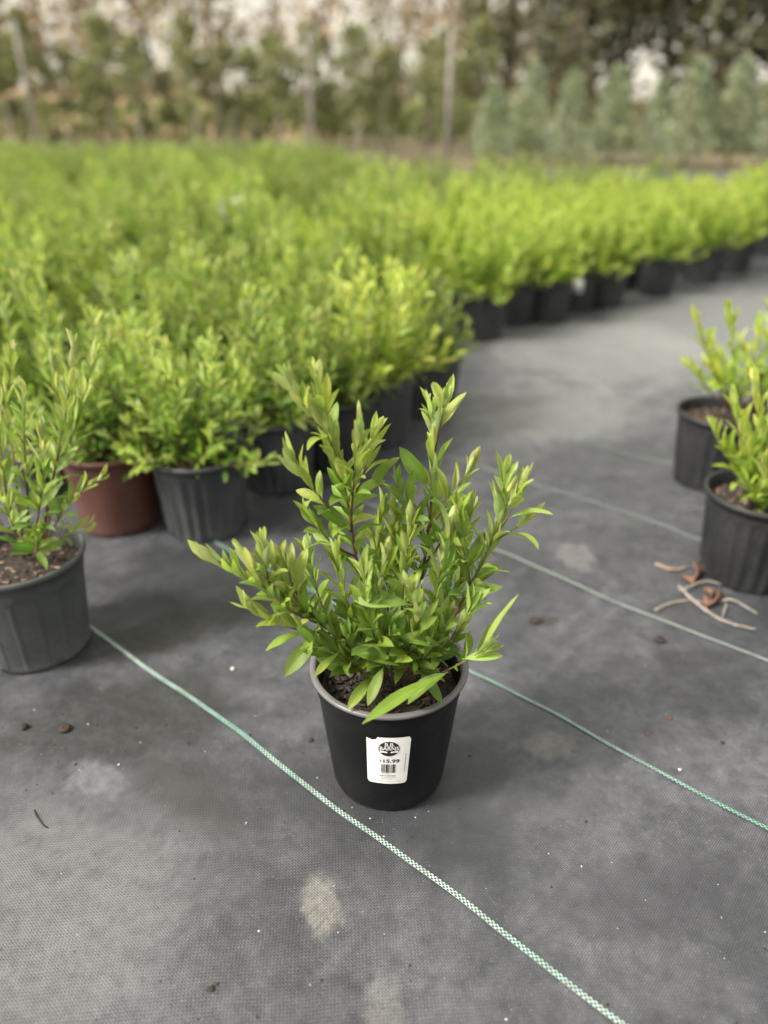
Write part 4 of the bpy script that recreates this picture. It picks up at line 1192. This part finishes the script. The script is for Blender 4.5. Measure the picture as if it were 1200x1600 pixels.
# low hedge and dry bank at the left
hb = MB()
def hfn(r):
    return (r.uniform(-17, 4.5), 25 + r.uniform(-.6, .6), -.02 + 1.0 * r.random() ** .8), (0, 0, .5)
cloud(hb, 4800, hfn, .22, [(.16, .20, .07), (.21, .24, .085), (.12, .15, .06)], RT)
tag(obj("hedge", hb.mesh("hedge", TREELEAF)), "low green hedge running behind the rows of young trees", "hedge")
EARTH2 = simple_mat("orange_tan_earth", (0.31, 0.205, 0.13), .95, scale=1.2, bump=.5, bdist=.1, col2=(0.2, 0.15, 0.09))
bank = struct(obj("earth_bank", grid_mesh(np.linspace(-40, 0, 60), np.linspace(28, 38, 14),
      lambda x, y: -0.05 + 1.5 * np.exp(-((y - 33) / 2.6) ** 2) * np.clip((-x - 1.0) / 8, 0, 1) * (1 + .08 * np.sin(1.7 * x) + .05 * np.sin(4.1 * x)), "earth_bank", EARTH2)))

DARKC = [(.09, .094, .05), (.115, .115, .063), (.07, .074, .042), (.15, .142, .08)]
TANC = [(.31, .225, .135), (.37, .28, .175), (.22, .17, .10), (.16, .135, .075), (.42, .33, .22)]
MIXC = [(.19, .175, .09), (.15, .145, .08), (.25, .215, .12), (.34, .27, .17)]
dark_t = [tree_mesh(600 + i, 10.5, .3, 2.3, 2000, .42, DARKC, .17, limbs=14, clumps=34) for i in range(3)]
tan_t = [tree_mesh(620 + i, 11.0, 2.6, 2.3, 360, .48, TANC, .17, limbs=14, clumps=30) for i in range(3)]
mix_t = [tree_mesh(640 + i, 10.0, 1.0, 2.0, 1100, .38, MIXC, .13, limbs=14, clumps=30) for i in range(3)]
ORD = ("leftmost", "second from the left", "third from the left", "fourth from the left", "fifth from the left", "sixth from the left", "seventh from the left", "eighth from the left", "ninth from the left", "tenth from the left")
def tall_row(lst, protos, text, group):
    for i, (px, Y, sc_) in enumerate(lst):
        put_tree("tall_tree", protos[RT.randrange(3)], X_at(px, Y), Y, text % (ORD[i] if i < len(lst) - 1 else "rightmost"), "tree", group, sc_, RT.uniform(0, 6.28))
tall_row(((790, 33, 1.0), (880, 30, .95), (960, 34, 1.1), (1030, 30, 1.0), (1110, 33, 1.1), (1200, 31, 1.0)), dark_t, "tall dark olive tree behind the conifers, %s of the dark trees", "dark trees behind the conifers")
tall_row(((20, 42, 1.0), (90, 44, 1.05), (160, 42, .9), (250, 46, 1.1), (340, 41, .9), (430, 47, .9), (520, 43, 1.05), (610, 46, .95), (690, 43, 1.0), (770, 48, 1.0)), tan_t, "tall tan-leaved tree against the pale sky, %s of the tan trees", "tan trees against the sky")
tall_row(((20, 36, .75), (150, 37, .62), (330, 35, .9), (590, 36, .55), (740, 35, .6)), mix_t, "brownish green tree before the tan trees, %s of its kind", "brownish green trees at the left")
# far wood closing the horizon
fw = MB()
def ffn(r):
    x = r.uniform(-70, 70); return (x, 70 + r.uniform(-4, 4), (2.0 + .8 * math.sin(x * .21) + .5 * math.sin(x * .53)) * r.random() ** .8), (0, 0, .3)
cloud(fw, 6000, ffn, 1.1, [(.20, .17, .10), (.26, .21, .13), (.15, .135, .075)], RT)
stuff(tag(obj("distant_wood", fw.mesh("distant_wood", TREELEAF)), "distant brownish wood along the horizon", "wood"))
